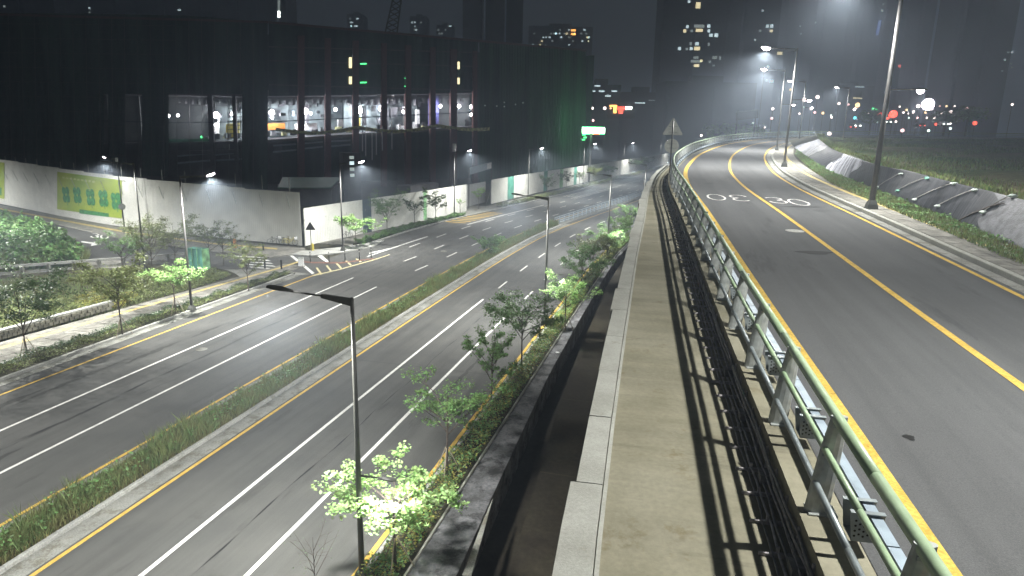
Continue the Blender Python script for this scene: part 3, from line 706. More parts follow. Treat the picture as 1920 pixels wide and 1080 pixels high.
def proj(x, y, z):
    v = Vector((x, y, z - CAMZ)); a = v.x * _X.x + v.y * _Y.x + v.z * _up.x; b = v.x * _X.y + v.y * _Y.y + v.z * _up.y; c = v.x * _X.z + v.y * _Y.z + v.z * _up.z; return 960 + F_PX * a / c, 540 - F_PX * b / c
EG = [(proj(*emb(i / 300, j / 30)), emb(i / 300, j / 30)) for i in range(301) for j in range(31)]
def on_emb(px, py, dz=.06):
    q = min(EG, key=lambda e: (e[0][0] - px) ** 2 + (e[0][1] - py) ** 2)[1]; return Vector((q[0], q[1], q[2] + dz))
for (a, b, m_, lb) in (((1690, 328), (1645, 355), 'bag', 'left of the lamp post top'), ((1738, 337), (1683, 360), 'bag_teal', 'greenish, behind the lamp post'), ((1786, 348), (1716, 378), 'bag', 'right of the lamp post'), ((1830, 361), (1760, 392), 'bag', 'on the seam of black and pale sheets'), ((1900, 373), (1845, 402), 'bag', 'nearest the right edge')):
    pa = on_emb(a[0], a[1]); pb = on_emb(b[0], b[1])
    for q, (p, nm) in enumerate(((pa, 'upper'), (pb, 'lower'))):
        blob('sandbag', (p.x, p.y, p.z - .02), .17, m_, f'{nm} sandbag of the roped pair {lb}', 'sandbag', .38, random.randint(0, 99), 'sandbags weighing down the sheets')
    pts = [pa.lerp(pb, t / 8) + Vector((0, 0, .10 + .05 * math.sin(math.pi * t / 8))) for t in range(9)]
    o = MB().tube(pts, .022, 5).build('rope', 'rope'); tag(o, f'pale rope tying the sandbag pair {lb}', 'rope')
p1 = on_emb(1792, 418, .05); p2 = on_emb(1880, 388, .05)
o = MB().tube([p1, p1.lerp(p2, .35) + Vector((0, 0, .1)), p1.lerp(p2, .7) + Vector((0, 0, .16)), p2 + Vector((0, 0, .1))], [.03, .05, .04, .02], 6).build('fallen_branch', 'bark'); tag(o, 'dark dead branch lying across the pale sheet', 'branch')

# ================================================================== STREET LAMPS
def spot(name, loc, power, parent=None, angle=150, blend=.6, tilt=(0, 0), size=.12, col=(1.0, 1.0, .94)):
    d = bpy.data.lights.new(name, 'SPOT'); d.energy = power; d.spot_size = R_(angle); d.spot_blend = blend; d.shadow_soft_size = size; d.color = col
    o = bpy.data.objects.new(name, d); COL.objects.link(o); o.location = loc; o.rotation_euler = (tilt[0], tilt[1], 0)
    if parent is not None: o.parent = parent
    return o
def head_mesh(L=.85, w=.30, t=.09):
    b = MB(); prof = [(0, .05, .05), (.12, .09, .06), (.35, .15, .09), (.62, .16, .085), (.80, .12, .06), (.85, .05, .03)]; n = 10
    for x, ry, rz_ in prof:
        for k in range(n):
            a = 2 * math.pi * k / n; b.v.append((x * L / .85, ry * w / .30 * math.cos(a), rz_ * t / .09 * math.sin(a) * (1 if math.sin(a) > 0 else .45)))
    for j in range(len(prof) - 1):
        for k in range(n): b.f.append((j * n + k, j * n + (k + 1) % n, (j + 1) * n + (k + 1) % n, (j + 1) * n + k))
    b.f.append(tuple(reversed(range(n)))); b.f.append(tuple(range(5 * n, 6 * n))); return b
def lens_mesh(r=.13, L=.45):
    b = MB(); n = 12
    for (s_, z) in ((1, 0), (.8, -.035), (.35, -.055)):
        for k in range(n): a = 2 * math.pi * k / n; b.v.append((L / 2 * s_ * math.cos(a), r * s_ * math.sin(a), z))
    for j in range(2):
        for k in range(n): b.f.append((j * n + k, (j + 1) * n + k, (j + 1) * n + (k + 1) % n, j * n + (k + 1) % n))
    b.f.append(tuple(range(2 * n, 3 * n))); return b
def street_lamp(label, group, H=10.0, arm=2.4, m='pole', power=None, ped=None, lens=1.0, cap=True, angle=170, head_tilt=.10, tiltx=0.0, pedpower=None, base=True, lensmat='lamp_on', lsize=.12, r0=.10, r1=.06, pangle=140):
    """local +x is where the main arm points; the small low lamp points to -x"""
    t = thing('street_lamp', label, 'street lamp', group=group)
    MB().tube([(0, 0, .0), (0, 0, H * .5), (0, 0, H)], [r0, (r0 + r1) / 2, r1], 10).build('pole', m, t, smooth=True)
    if base:
        b = MB(); b.v += [(-.24, -.24, 0), (.24, -.24, 0), (.24, .24, 0), (-.24, .24, 0), (-.2, -.2, .22), (.2, -.2, .22), (.2, .2, .22), (-.2, .2, .22), (-.12, -.12, .42), (.12, -.12, .42), (.12, .12, .42), (-.12, .12, .42)]
        for j in (0, 4):
            for i in range(4): b.f.append((j + i, j + (i + 1) % 4, j + 4 + (i + 1) % 4, j + 4 + i))
        b.f.append((8, 9, 10, 11)); b.build('base', 'pole_dark', t)
    if arm:
        b = MB(); zz = H - .06                                     # thick bracket next to the post, thin rod, flat oval head
        b.slabpoly([(-.04, -.045, zz + .08), (arm * .47, -.045, zz + .08 + arm * .47 * .05), (arm * .47, -.045, zz - .03 + arm * .47 * .05), (-.04, -.045, zz - .16)], (0, .09, 0)); b.build('arm_bracket', m, t)
        MB().tube([(arm * .45, 0, zz + .03 + arm * .022), (arm - .1, 0, zz + .03 + (arm - .1) * .05)], .03, 8).build('arm', m, t, smooth=True)
        hz = zz + .03 + arm * .05
        hd_ = head_mesh().build('lamp_head', 'pole_dark', t, smooth=True); hd_.location = (arm - .15, 0, hz); hd_.rotation_euler = (0, -head_tilt, 0)
        if lens:
            ln = lens_mesh(.13 * lens, .45 * min(lens, 1.5)).build('lens', lensmat, hd_); ln.location = (.48, 0, -.035 if lens > 1 else .0); ln.scale = (1, 1, lens if lens > 1 else .4)
        if power: spot('lamp_light', (arm + .35, 0, hz - (.07 + .055 * lens if lens > 1 else .16)), power, t, angle, .8, (tiltx, -.10), lsize)
    if ped:
        h_, l_ = ped
        MB().tube([(0, 0, h_), (-l_, 0, h_ + .02)], .03, 8).build('low_arm', m, t, smooth=True)
        b = head_mesh(.62, .22, .07).build('low_lamp_head', 'pole_dark', t, smooth=True); b.location = (-l_ + .1, 0, h_ + .02); b.rotation_euler = (0, 0, math.pi)
        ln = lens_mesh(.09, .32).build('low_lens', lensmat, b); ln.location = (.35, 0, .0 if lens <= 1.6 else -.03); ln.scale = (1, 1, .4 if lens <= 1.6 else 2.6)
        spot('low_lamp_light', (-l_ - .28, 0, h_ - (.10 if lens <= 1.6 else .26)), pedpower or power * .2, t, pangle, .5, (0, 0), .08)
    if cap: MB().tube([(0, 0, H), (0, 0, H + .05)], [r1 + .01, r1 * .5], 8).build('cap', 'pole_dark', t)
    return t
PW = LAMP_W
# lower road, near side: arms reach over the road (towards +left normal)
A = at(660, 562, 9.5)
Ls = LOW.s_at(A.x, A.y)
gA = 'street lamps along the near side of the lower road'
def near_lamp(loc, label, s, **k):
    t = street_lamp(label, gA, H=9.4, arm=2.1, m='pole_dark', ped=(3.75, .75), power=PW * 1.0, pedpower=PW * .075, lens=1.0, lsize=.5, **k); t.location = loc; t.rotation_euler = (0, 0, LOW.head(s)); return t
near_lamp((A.x, A.y, .12), 'nearest street lamp with dark arm crossing the road, low lamp over the bright green tree', Ls)
for px, py, lb in ((1021, 604, 'second street lamp of the near row, its low lamp lighting a tree white'), (1138, 486, 'third street lamp of the near row, in front of the far median fence')):
    p = at(px, py, .12); near_lamp(p, lb, LOW.s_at(p.x, p.y))
p = LOW.pt(128, -11); near_lamp((p[0], p[1], .12), 'farthest lamp of the near row, its top just left of the walkway coping', 128)
p = LOW.pt(156, -11); near_lamp((p[0], p[1], .12), 'lamp of the near row hidden low behind the bend of the wall', 156)
p = LOW.pt(13, -9.8); near_lamp((p[0], p[1], .12), 'street lamp of the near row standing below the camera', 13)
# far side: arms reach towards the road (right), lenses tilt to the camera
gB = 'street lamps along the far side of the lower road'
def far_lamp(px, py, label, H=10.2, pw=1.0, arm=2.4, s=None, extra=None, lens=1.5):
    p = at(px, py, .12); s = LOW.s_at(p.x, p.y)
    t = street_lamp(label, gB, H=H, arm=arm, power=PW * pw, lens=lens, head_tilt=.34, cap=True); t.location = p; t.rotation_euler = (0, 0, LOW.head(s) + math.pi); return t
far_lamp(360, 582, 'lamp post at the path edge left, its lamp glowing above the tall hoarding', 10.3, 1.5)
far_lamp(643, 470, 'lamp post on the corner island beside the warning sign', 10.0, 1.15, lens=2.0)
t = far_lamp(852, 405, 'lamp post with a white box on its top, before the grey gate', 10.3, 1.0)
MB().box((0, 0, 10.9), (.42, .42, 1.25)).build('antenna_box', 'white_paint', t); MB().tube([(0, 0, 10.3), (0, 0, 10.4)], .12, 8).build('antenna_foot', 'pole_dark', t)
far_lamp(990, 372, 'lamp post just right of the gate, by the green striped hoarding', 10.0, 1.1, lens=2.0)
far_lamp(1093, 345, 'lamp post below the bright green and white neon sign', 10.2, 1.1, lens=2.2)
far_lamp(1168, 325, 'lamp post before the last stretch of white hoarding', 9.6, 1.0, lens=2.2)
far_lamp(1237, 308, 'farthest lamp post of the far row, beside the road sign seen from behind', 9.8, .9, lens=2.4)
# posts of the park and the side road
t = street_lamp('tall dark post with an added lamp in the park trees, in front of the tall hoarding', None, H=10.3, arm=2.0, m='pole_dark', power=PW * .9); t.rotation_euler = (0, 0, R_(200)); t.location = at(272, 505, .05);  # post is real; its arm, head and light are added to brighten the park
t = street_lamp('lamp post on the side road pavement with a round sign, beside the lime poster', None, H=9.3, arm=2.3, power=PW * .10, ped=(6.6, .9), pedpower=PW * .01, lens=1.4, head_tilt=.3); t.location = at(234, 435, .13); t.rotation_euler = (0, 0, R_(150))
sg = MB().tube([(-.02, -.12, 3.3), (-.02, -.15, 3.3)], .42, 20).build('round_sign', 'sign_back', t); sg.rotation_euler = (0, 0, R_(-110))
MB().tube([(0, 0, 9.0), (0, 0, 9.5)], .16, 10).build('collar', 'white_paint', t)
# unseen lamp posts left of frame; side road and park ones added for brightness
for i, (x, y) in enumerate(((-64, 74), (-32.5, 20), (-41, 44), (-100, 98))):
    t = street_lamp(['side road lamp outside the left edge of the picture', 'path lamp near the camera outside the left edge', 'park lamp outside the left edge behind the creeper bank', 'side road lamp far outside the left edge'][i], None, H=10.2, arm=2.4, power=PW * (2.3, .9, 1.8, 2.2)[i]); t.location = (x, y, 0); t.rotation_euler = (0, 0, R_((60, -14, -14, 60)[i]))
# upper road: arms over the road (left)
gC = 'street lamps along the upper road'
def up_lamp(loc, label, s, pw=1.0, arm=1.95, lens=1.8, H_=9.0, **k):
    t = street_lamp(label, gC, H=H_, arm=arm, m='pole', ped=(5.2, 1.05), power=PW * pw * .8, pedpower=PW * .07, lens=lens, head_tilt=.16, **k); t.location = loc; t.rotation_euler = (0, 0, UPC.head(s)); return t
U1 = at(1633, 392, 10.45, .024); U2 = at(1470, 313, 10.45, .024); U3 = at(1456, 282, 10.45, .024)
sU = UPC.s_at(U1.x, U1.y)
up_lamp(U1, 'nearest tall lamp post on the upper pavement before the black sheets', sU, H_=9.5, r0=.13, r1=.075)
up_lamp(U2, 'second lamp post on the upper pavement, the brightest glowing lamp', UPC.s_at(U2.x, U2.y), lens=3.2, pw=1.9)
up_lamp(U3, 'third lamp post on the upper road, close behind the second', UPC.s_at(U3.x, U3.y), lens=3.2, pw=1.9)
p = UPC.pt(sU - 25.5, -7.9); up_lamp((p[0], p[1], zup(*p) + .15), 'upper road lamp post standing just right of the camera', sU - 25.5, arm=2.85, pw=1.05)
p = UPC.pt(sU + 84, -7.9); up_lamp((p[0], p[1], zup(*p) + .15), 'fourth lamp post of the upper road on the outside of the bend', sU + 84, lens=2.2)
p = UPC.pt(sU + 112, -7.9); up_lamp((p[0], p[1], zup(*p) + .15), 'fifth lamp post of the upper road past the bend', sU + 112, lens=2.2)

# ================================================================== TREES AND GREENERY
def leaf_faces(mb, c, r, n, size, rr, flat=.6):
    for _ in range(n):
        d = Vector((rr.gauss(0, 1), rr.gauss(0, 1), rr.gauss(0, flat))); d = d.normalized() * r * rr.random() ** .5; p = Vector(c) + d
        a = Vector((rr.gauss(0, 1), rr.gauss(0, 1), rr.gauss(0, .45))).normalized(); b = a.cross(Vector((rr.gauss(0, .5), rr.gauss(0, .5), 1))).normalized(); s_ = size * rr.uniform(.6, 1.25)
        a = a * s_; b = b * s_ * .36
        mb.quadv(p - a * .5, p + b - a * .05, p + a * .5, p - b - a * .05)
def tree_proto(name, H=4.5, trunk=1.7, spread=1.6, n_limbs=8, leaves=2600, leaf=.15, m='leaf', seed=0, stakes=False, vase=.9, bare=.0, label='', cat='tree', group=None, tr=.055):
    rr = random.Random(seed); t = thing(name, label, cat, group=group); wood = MB(); lv = MB(); tips = []
    top = trunk
    bend = [rr.uniform(-.08, .08), rr.uniform(-.08, .08)]
    wood.tube([(0, 0, 0), (bend[0] * .5, bend[1] * .5, trunk * .5), (bend[0], bend[1], trunk), (bend[0] * 1.5, bend[1], H * .72)], [tr, tr * .85, tr * .72, tr * .25], 7)
    for i in range(n_limbs):
        a = i * 2.4 + rr.uniform(-.5, .5); z0 = trunk + (H * .62 - trunk) * (i / n_limbs) ** 1.1 * .9; ln = spread * rr.uniform(.7, 1.1) * (1 - .35 * i / n_limbs)
        rise = (H - z0) * rr.uniform(.35, .9) * vase; p0 = Vector((bend[0], bend[1], z0))
        p1 = p0 + Vector((math.cos(a) * ln * .45, math.sin(a) * ln * .45, rise * .5)); p2 = p0 + Vector((math.cos(a + .2) * ln, math.sin(a + .2) * ln, rise))
        wood.tube([p0, p1, p2], [tr * .5, tr * .32, tr * .1], 5); tips += [(p1.lerp(p2, .35), .55), (p1.lerp(p2, .75), .6), (p2, .6)]
        for j in range(4):
            q0 = p0.lerp(p1, rr.uniform(.4, 1)) if j < 2 else p1.lerp(p2, rr.uniform(.1, .9)); b = a + rr.choice((-1, 1)) * rr.uniform(.5, 1.3); l2 = ln * rr.uniform(.3, .55)
            q1 = q0 + Vector((math.cos(b) * l2, math.sin(b) * l2, l2 * rr.uniform(.0, .8))); wood.tube([q0, q1], [tr * .22, tr * .07], 4, cap=False); tips += [(q0.lerp(q1, .6), .42), (q1, .42)]
    wood.build('trunk', 'bark', t)
    if leaves:
        leaf *= .84; per = max(1, int(leaves * 1.45 / len(tips)))
        for p, k in tips:
            if rr.random() < bare: continue
            q = rr.uniform(.5, 1.5)
            leaf_faces(lv, p, k * spread * .38 * rr.uniform(.6, 1.1), int(per * q), leaf, rr, .42)
        lv.build('crown', m, t)
    if stakes:
        for k in range(3):
            a = k * 2.094 + .4; MB().tube([(math.cos(a) * .62, math.sin(a) * .62, 0), (math.cos(a) * .06, math.sin(a) * .06, 1.25)], .024, 5).build('stake', 'stake', t)
    return t
def young(name, px, py, label, z=.12, plane_s=0.0, group=None, rz=0, **k):
    t = tree_proto(name, label=label, group=group, **k); t.location = at(px, py, z, plane_s); t.rotation_euler = (0, 0, rz); return t
g1 = 'young trees in the near planting bed'
p = at(742, 1070, .12)
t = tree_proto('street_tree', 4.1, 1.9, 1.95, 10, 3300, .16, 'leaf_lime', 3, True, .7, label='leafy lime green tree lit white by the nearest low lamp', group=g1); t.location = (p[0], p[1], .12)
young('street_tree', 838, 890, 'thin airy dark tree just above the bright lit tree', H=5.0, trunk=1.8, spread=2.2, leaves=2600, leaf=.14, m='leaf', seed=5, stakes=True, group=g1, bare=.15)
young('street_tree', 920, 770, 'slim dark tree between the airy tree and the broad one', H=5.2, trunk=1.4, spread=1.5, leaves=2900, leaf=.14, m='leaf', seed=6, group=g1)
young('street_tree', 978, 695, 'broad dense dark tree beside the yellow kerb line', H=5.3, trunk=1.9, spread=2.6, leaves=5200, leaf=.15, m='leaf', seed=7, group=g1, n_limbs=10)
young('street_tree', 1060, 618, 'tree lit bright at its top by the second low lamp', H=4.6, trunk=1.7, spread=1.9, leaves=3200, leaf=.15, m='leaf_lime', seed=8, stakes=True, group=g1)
for i, (px, py, mm, hh, sp) in enumerate(((1088, 548, 'leaf', 4.8, 2.4), (1112, 515, 'leaf_olive', 4.8, 2.6), (1138, 484, 'leaf', 4.2, 2.2), (1162, 452, 'leaf_lime', 3.6, 2.0), (1182, 430, 'leaf', 4.2, 2.2))):
    young('street_tree', px, py, ['round green tree right of the second near lamp', 'olive green tree crowding beside the wall shadow', 'small tree at the foot of the third near lamp', 'pale small tree by the white litter near the wall', 'last tree of the near bed, touching the coping'][i], H=hh, trunk=1.0, spread=sp, leaves=3800, leaf=.18, m=mm, seed=20 + i, group=g1, n_limbs=9)
t = tree_proto('bare_sapling', 2.6, .4, 1.0, 9, 40, .06, 'leaf_dark', 33, label='nearly bare dark sapling at the bottom edge of the picture', tr=.02); p = at(590, 1100, .1); t.location = (p.x, p.y, .0)
g2 = 'staked trees between the path and the road'
young('street_tree', 230, 628, 'staked dark tree left of the lamp post on the path strip', H=5.8, trunk=1.9, spread=2.5, leaves=4200, leaf=.17, m='leaf_olive', seed=41, stakes=True, group=g2, n_limbs=10)
young('street_tree', 330, 588, 'staked pale green tree beside the path lamp post', H=5.0, trunk=2.0, spread=2.4, leaves=3000, leaf=.18, m='leaf_lime', seed=42, stakes=True, group=g2, vase=.5)
young('street_tree', 52, 668, 'sprawling dark tree at the left edge by the path', H=6.2, trunk=1.3, spread=3.4, leaves=5200, leaf=.17, m='leaf_dark', seed=43, stakes=True, group=g2, n_limbs=11)
young('street_tree', 466, 545, 'thin sparse tree near the junction end of the path', H=4.8, trunk=1.3, spread=1.9, leaves=2200, leaf=.15, m='leaf_olive', seed=44, group=g2)
g3 = 'park trees before the tall hoarding'
for i, (px, py, mm, hh, sp, ls) in enumerate(((288, 520, 'leaf_olive', 6.2, 2.6, 2600), (232, 520, 'leaf', 4.6, 2.2, 2200), (330, 505, 'leaf_olive', 6.0, 2.9, 2800), (395, 500, 'leaf_olive', 5.6, 2.6, 2400), (420, 498, 'leaf_olive', 5.0, 1.9, 1300), (262, 500, 'leaf_olive', 5.6, 2.2, 1800))):
    young('park_tree', px, py, ['airy olive tree in the middle of the park clump', 'low airy tree at the left of the park clump', 'widest airy tree before the blank tall hoarding', 'airy tree above the green mesh enclosure', 'slim airy tree at the right of the park clump', 'thin airy tree beside the tall dark post'][i], z=.05, H=hh, trunk=1.6, spread=sp, leaves=ls, leaf=.17, m=mm, seed=60 + i, group=g3, bare=.2, n_limbs=9)
g4 = 'street trees before the white hoarding'
def verge(s, k): q = LOW.pt(s, kr(s) + k); return (q[0], q[1], .12)
for i, (px, mm, hh, sp, vs, ls, lf, ln) in enumerate(((668, 'leaf_lime', 4.8, 2.6, .5, 2400, .24, 8), (726, 'leaf', 5.8, 2.6, 1.2, 3800, .17, 13), (778, 'leaf_dark', 4.8, 2.0, .8, 700, .3, 7), (817, 'leaf_dark', 5.4, 1.9, .9, 1200, .3, 8), (897, 'leaf_lime', 4.6, 1.4, .8, 900, .22, 7), (863, 'leaf_lime', 3.0, .8, .9, 250, .2, 5), (1024, 'leaf_dark', 5.4, 2.0, .8, 700, .34, 8), (1062, 'leaf_dark', 5.4, 1.8, .8, 700, .34, 8), (1086, 'leaf_lime', 5.0, 1.6, .8, 900, .25, 8), (1112, 'leaf_olive', 5.5, 2.4, .6, 1000, .34, 8), (1140, 'leaf', 5.8, 2.6, .6, 1200, .36, 8), (1192, 'leaf_dark', 5.8, 2.8, .6, 1200, .4, 8), (1213, 'leaf', 6.0, 2.6, .7, 1200, .4, 8))):
    y0 = {668: 463, 726: 440, 778: 424, 817: 415, 897: 392, 863: 402}.get(px, 372 - (px - 1000) * .25)
    young('street_tree', px, y0, ['lime green spreading tree right of the corner lamp post', 'full vase shaped tree before a pair of dark hoarding panels', 'bare looking tree with a few dark leaf clumps', 'dark clumped tree right of the green striped panel', 'pale green tree before the grey gate', 'tiny sapling left of the gate', 'dark clumped tree right of the teal panel', 'dark tree before the brightest far hoarding', 'narrow pale tree between two dark far trees', 'spreading olive tree in the far row', 'broad green tree before the far white panels', 'dark broad tree near the end of the far row', 'last tree of the far row'][i], H=hh, trunk=1.6, spread=sp, leaves=ls, leaf=lf, m=mm, seed=80 + i, vase=vs, n_limbs=ln, group=g4, bare=.1)
t = young('median_shrub', 920, 480, 'bushy green shrub standing alone in the median grass', z=.1, H=2.7, trunk=.2, spread=1.7, leaves=2200, leaf=.2, m='leaf', seed=99, n_limbs=12, cat='shrub')

def greenery(name, label, n, sampler, leaf, m, hmax, cat='ground cover', flat=.5):
    """leaf faces filling an uneven mass over an area"""
    lv = MB(); k = 0; rr = random.Random(sum(map(ord, name)))
    while k < n:
        x, y, z = sampler(rr); h = hmax * (.35 + .65 * abs(math.sin(x * 1.3 + 1.7 * math.sin(y * .9)) * math.cos(y * 1.1 + x * .4))); q = rr.random() ** .5 * h
        a = Vector((rr.gauss(0, 1), rr.gauss(0, 1), rr.gauss(0, flat))).normalized(); b = a.cross(Vector((rr.gauss(0, .6), rr.gauss(0, .6), 1))).normalized(); s_ = leaf * rr.uniform(.6, 1.4); p = Vector((x, y, z + q)); a *= s_; b *= s_ * .4
        lv.quadv(p - a * .5, p + b, p + a * .5, p - b); k += 1
    return stuff(lv.build(name, m), label, cat)
def grass(name, label, n, sampler, h, w, m, hv=None, cat='grass'):
    lv = MB(); rr = random.Random(sum(map(ord, label)))
    for _ in range(n):
        x, y, z = sampler(rr); hh = h * rr.uniform(.45, 1.2) * (hv(x, y) if hv else 1); a = rr.uniform(0, 6.283); dx, dy = math.cos(a) * w, math.sin(a) * w; lx, ly = rr.gauss(0, .22) * hh, rr.gauss(0, .22) * hh
        lv.quadv((x - dx, y - dy, z), (x + dx, y + dy, z), (x + lx * .5 + dx * .6, y + ly * .5 + dy * .6, z + hh * .6), (x + lx, y + ly, z + hh))
    return stuff(lv.build(name, m), label, cat)
def in_strip(cur, s0, s1, o0, o1, z, zf=zlow, pw=1.0):
    def f(rr):
        s = s0 + (s1 - s0) * rr.random() ** pw; o = val(o0, s) + (val(o1, s) - val(o0, s)) * rr.random(); x, y = cur.pt(s, o); return x, y, zf(x, y) + z
    return f
def in_poly(px, z=0.0, s=0.0):
    P_ = [at(x, y, z, s) for x, y in px]; xs = [p.x for p in P_]; ys = [p.y for p in P_]
    def f(rr):
        while True:
            x = rr.uniform(min(xs), max(xs)); y = rr.uniform(min(ys), max(ys)); c = False; j = len(P_) - 1
            for i in range(len(P_)):
                if (P_[i].y > y) != (P_[j].y > y) and x < (P_[j].x - P_[i].x) * (y - P_[i].y) / (P_[j].y - P_[i].y) + P_[i].x: c = not c
                j = i
            if c: return x, y, z + s * y
    return f
hvm = lambda x, y: .55 + .9 * abs(math.sin(x * .55 + y * .35) * math.cos(y * .23 - x * .2)) + (.5 if math.sin(x * 3.1 + y * 2.3) > .9 else 0)
grass('median_grass', 'tall green grass and weeds filling the median', 60000, in_strip(LOW, 20, MED_END, 2.9, 1.25, .1, pw=1.25), .50, .011, 'blade', hvm)
grass('median_dry_grass', 'dry brown low grass along the median edge', 26000, in_strip(LOW, 20, MED_END, 2.95, 1.15, .1, pw=1.2), .26, .012, 'blade_dry')
greenery('median_weeds', 'broad leaved weeds in the median', 7000, in_strip(LOW, 20, MED_END, 2.8, 1.4, .1, pw=1.2), .12, 'leaf', .75)
greenery('bed_shrubs', 'low green and yellow shrubs in the near planting bed', 22000, in_strip(LOW, 22, 130, -10.5, -11.6, .12), .11, 'leaf', .95, 'shrubs')
greenery('bed_yellow_shrubs', 'yellowish low shrubs in the near planting bed', 17000, in_strip(LOW, 22, 120, -10.5, -11.6, .12), .09, 'leaf_yellow', .85, 'shrubs')
greenery('path_hedge', 'low green hedge between the kerb and the path', 11000, in_strip(LOW, 40, 82, lambda s: np.interp(s, [50, 82], [19.0, 17.7]), 17.1, .12), .10, 'leaf_olive', .45, 'hedge')
greenery('path_dry_hedge', 'brownish hedge plants along the path', 8000, in_strip(LOW, 40, 82, lambda s: np.interp(s, [50, 82], [19.1, 17.8]), lambda s: np.interp(s, [50, 82], [18.2, 17.5]), .12), .10, 'leaf_dark', .6, 'hedge')
greenery('verge_hedge', 'green hedge in the verge before the white hoarding', 13000, in_strip(LOW, 99, 128, lambda s: kr(s) + 1.6, lambda s: kr(s) + .3, .12), .16, 'leaf', .7, 'hedge')
greenery('verge_hedge', 'green hedge in the verge beyond the gate', 13000, in_strip(LOW, 141, 300, lambda s: kr(s) + 1.7, lambda s: kr(s) + .3, .12), .24, 'leaf_olive', .8, 'hedge')
greenery('lawn_shrubs', 'yellow brown shrub mounds on the park lawn', 16000, in_poly([(-60, 580), (120, 560), (250, 548), (330, 525), (400, 510), (430, 522), (330, 552), (235, 574), (120, 602), (0, 625), (-60, 640)], .05), .14, 'leaf_olive', .75, 'shrubs')
grass('lawn_grass', 'rough green grass of the park lawn', 30000, in_poly([(-80, 530), (200, 510), (330, 500), (400, 503), (435, 515), (400, 530), (235, 577), (0, 640), (-80, 660)], .05), .22, .022, 'blade')
greenery('lawn_flowers', 'orange brown patches of low plants on the lawn', 7000, in_poly([(140, 565), (180, 545), (260, 560), (230, 578), (150, 592)], .05), .12, 'leaf_yellow', .6, 'shrubs')
greenery('creeper_bank', 'dense bright green creeper covering the bank at the left', 26000, in_poly([(-80, 510), (-60, 430), (0, 418), (60, 428), (110, 448), (140, 470), (160, 492), (150, 503), (0, 512)], .1), .34, 'leaf', 2.2, 'creeper')
grass('bank_reeds', 'tall grass at the foot of the creeper bank', 9000, in_poly([(-60, 510), (-60, 490), (120, 480), (165, 485), (162, 500), (0, 513)], .1), 1.3, .03, 'blade')
WPX = [(2050, 545), (1894, 488), (1775, 436), (1686, 400), (1627, 374), (1560, 345), (1520, 318), (1490, 290), (1495, 282), (1515, 297), (1550, 320), (1592, 338), (1650, 361), (1716, 388), (1775, 409), (1845, 438), (1920, 472), (2050, 515)]
grass('upper_weeds', 'grass and weeds between the upper pavement and the sheets', 12000, in_poly(WPX, 10.5, .024), .17, .02, 'blade')
greenery('upper_weeds', 'leafy weeds at the foot of the sheets', 7000, in_poly(WPX, 10.46, .024), .11, 'leaf', .24, 'weeds')
def in_field(rr):
    u = rr.random(); x, y = ER.pt(ER.len * u); f_ = .3 + 60 * rr.random() ** 1.8; return x + f_ * .95, y + f_ * .32, ZR + .024 * min(y + f_ * .32, 150) - .55 + (.5 if f_ < 1.5 else 0)
grass('field_grass', 'rough dark green grass of the field behind the sheets', 45000, in_field, .22, .04, 'field_blade')
def tuft_area(x0, y0, x1, y1, z): return lambda rr: (rr.uniform(x0, x1), rr.uniform(y0, y1), z)

# ================================================================== HOARDINGS
def panel_proto(w, h, rib=.15, depth=.02):
    b = MB(); n = int(round(w / rib)); v = []
    for i in range(n + 1):
        x = -w / 2 + w * i / n; y = -depth if i % 2 else 0; v.append((x, y))
    for i in range(len(v) - 1):
        (x0, y0), (x1, y1) = v[i], v[i + 1]; b.quadv((x0, y0, 0), (x1, y1, 0), (x1, y1, h), (x0, y0, h))
    b.quadv((-w / 2, .03, h), (w / 2, .03, h), (w / 2, -depth, h + .002), (-w / 2, -depth, h + .002)); b.quadv((-w / 2, .03, 0), (w / 2, .03, 0), (w / 2, .03, h), (-w / 2, .03, h))
    return b
def hoarding(label, P, H0, H1, w, mats, name='hoarding', step_top=False, limit=200):
    """panels from P[0] to P[-1]; mats(fraction distance) gives the panel material"""
    c = Curve([(p.x, p.y) for p in P], 24) if not isinstance(P, Curve) else P; t = thing(name, label, 'hoarding', (c.p[0][0], c.p[0][1], 0), worldpts=True); loc = Vector(t.location)
    protos = {}; d = 0.0; n = 0; tot = c.len
    while d < tot - w * .5 and n < limit:
        x, y = c.pt(d + w / 2); hgt_ = H0 + (H1 - H0) * d / tot
        if step_top: hgt_ = round(hgt_ / .12) * .12 if d < tot * .93 else H1
        k = (mats(d, n), round(hgt_, 2)); an = math.atan2(c.pt(d + w)[1] - c.pt(d)[1], c.pt(d + w)[0] - c.pt(d)[0])
        if k in protos: o = bpy.data.objects.new('panel', protos[k]); COL.objects.link(o); o.parent = t
        else: o = panel_proto(w - .015, hgt_).build('panel', k[0], t, origin=(0, 0, 0)); protos[k] = o.data
        o.location = Vector((x, y, .1)) - loc; o.rotation_euler = (0, 0, an + random.uniform(-.004, .004)); d += w; n += 1
    pm_ = None; d = 0
    while d < tot:                                                # props behind
        x, y = c.pt(d); an = math.atan2(c.pt(min(d + 1, tot))[1] - c.pt(max(0, d - 1))[1], c.pt(min(d + 1, tot))[0] - c.pt(max(0, d - 1))[0])
        if pm_ is None: o = MB().box((0, .09, H0 * .49), (.06, .06, H0 * .97)).box((0, .5, H0 * .35), (.05, .05, H0 * .8), rx=R_(18)).build('prop', 'steel', t, origin=(0, 0, 0)); pm_ = o.data
        else: o = bpy.data.objects.new('prop', pm_); COL.objects.link(o); o.parent = t
        o.location = Vector((x, y, 0)) - loc; o.rotation_euler = (0, 0, an); d += 4
    return t, c
cor = at(572, 463)
HLp = [at(-180, 346), at(0, 383), at(233, 427), cor]
HLc = Curve([(p.x, p.y) for p in HLp], 30)
def hh_(px_top, px_bot, c): return 0
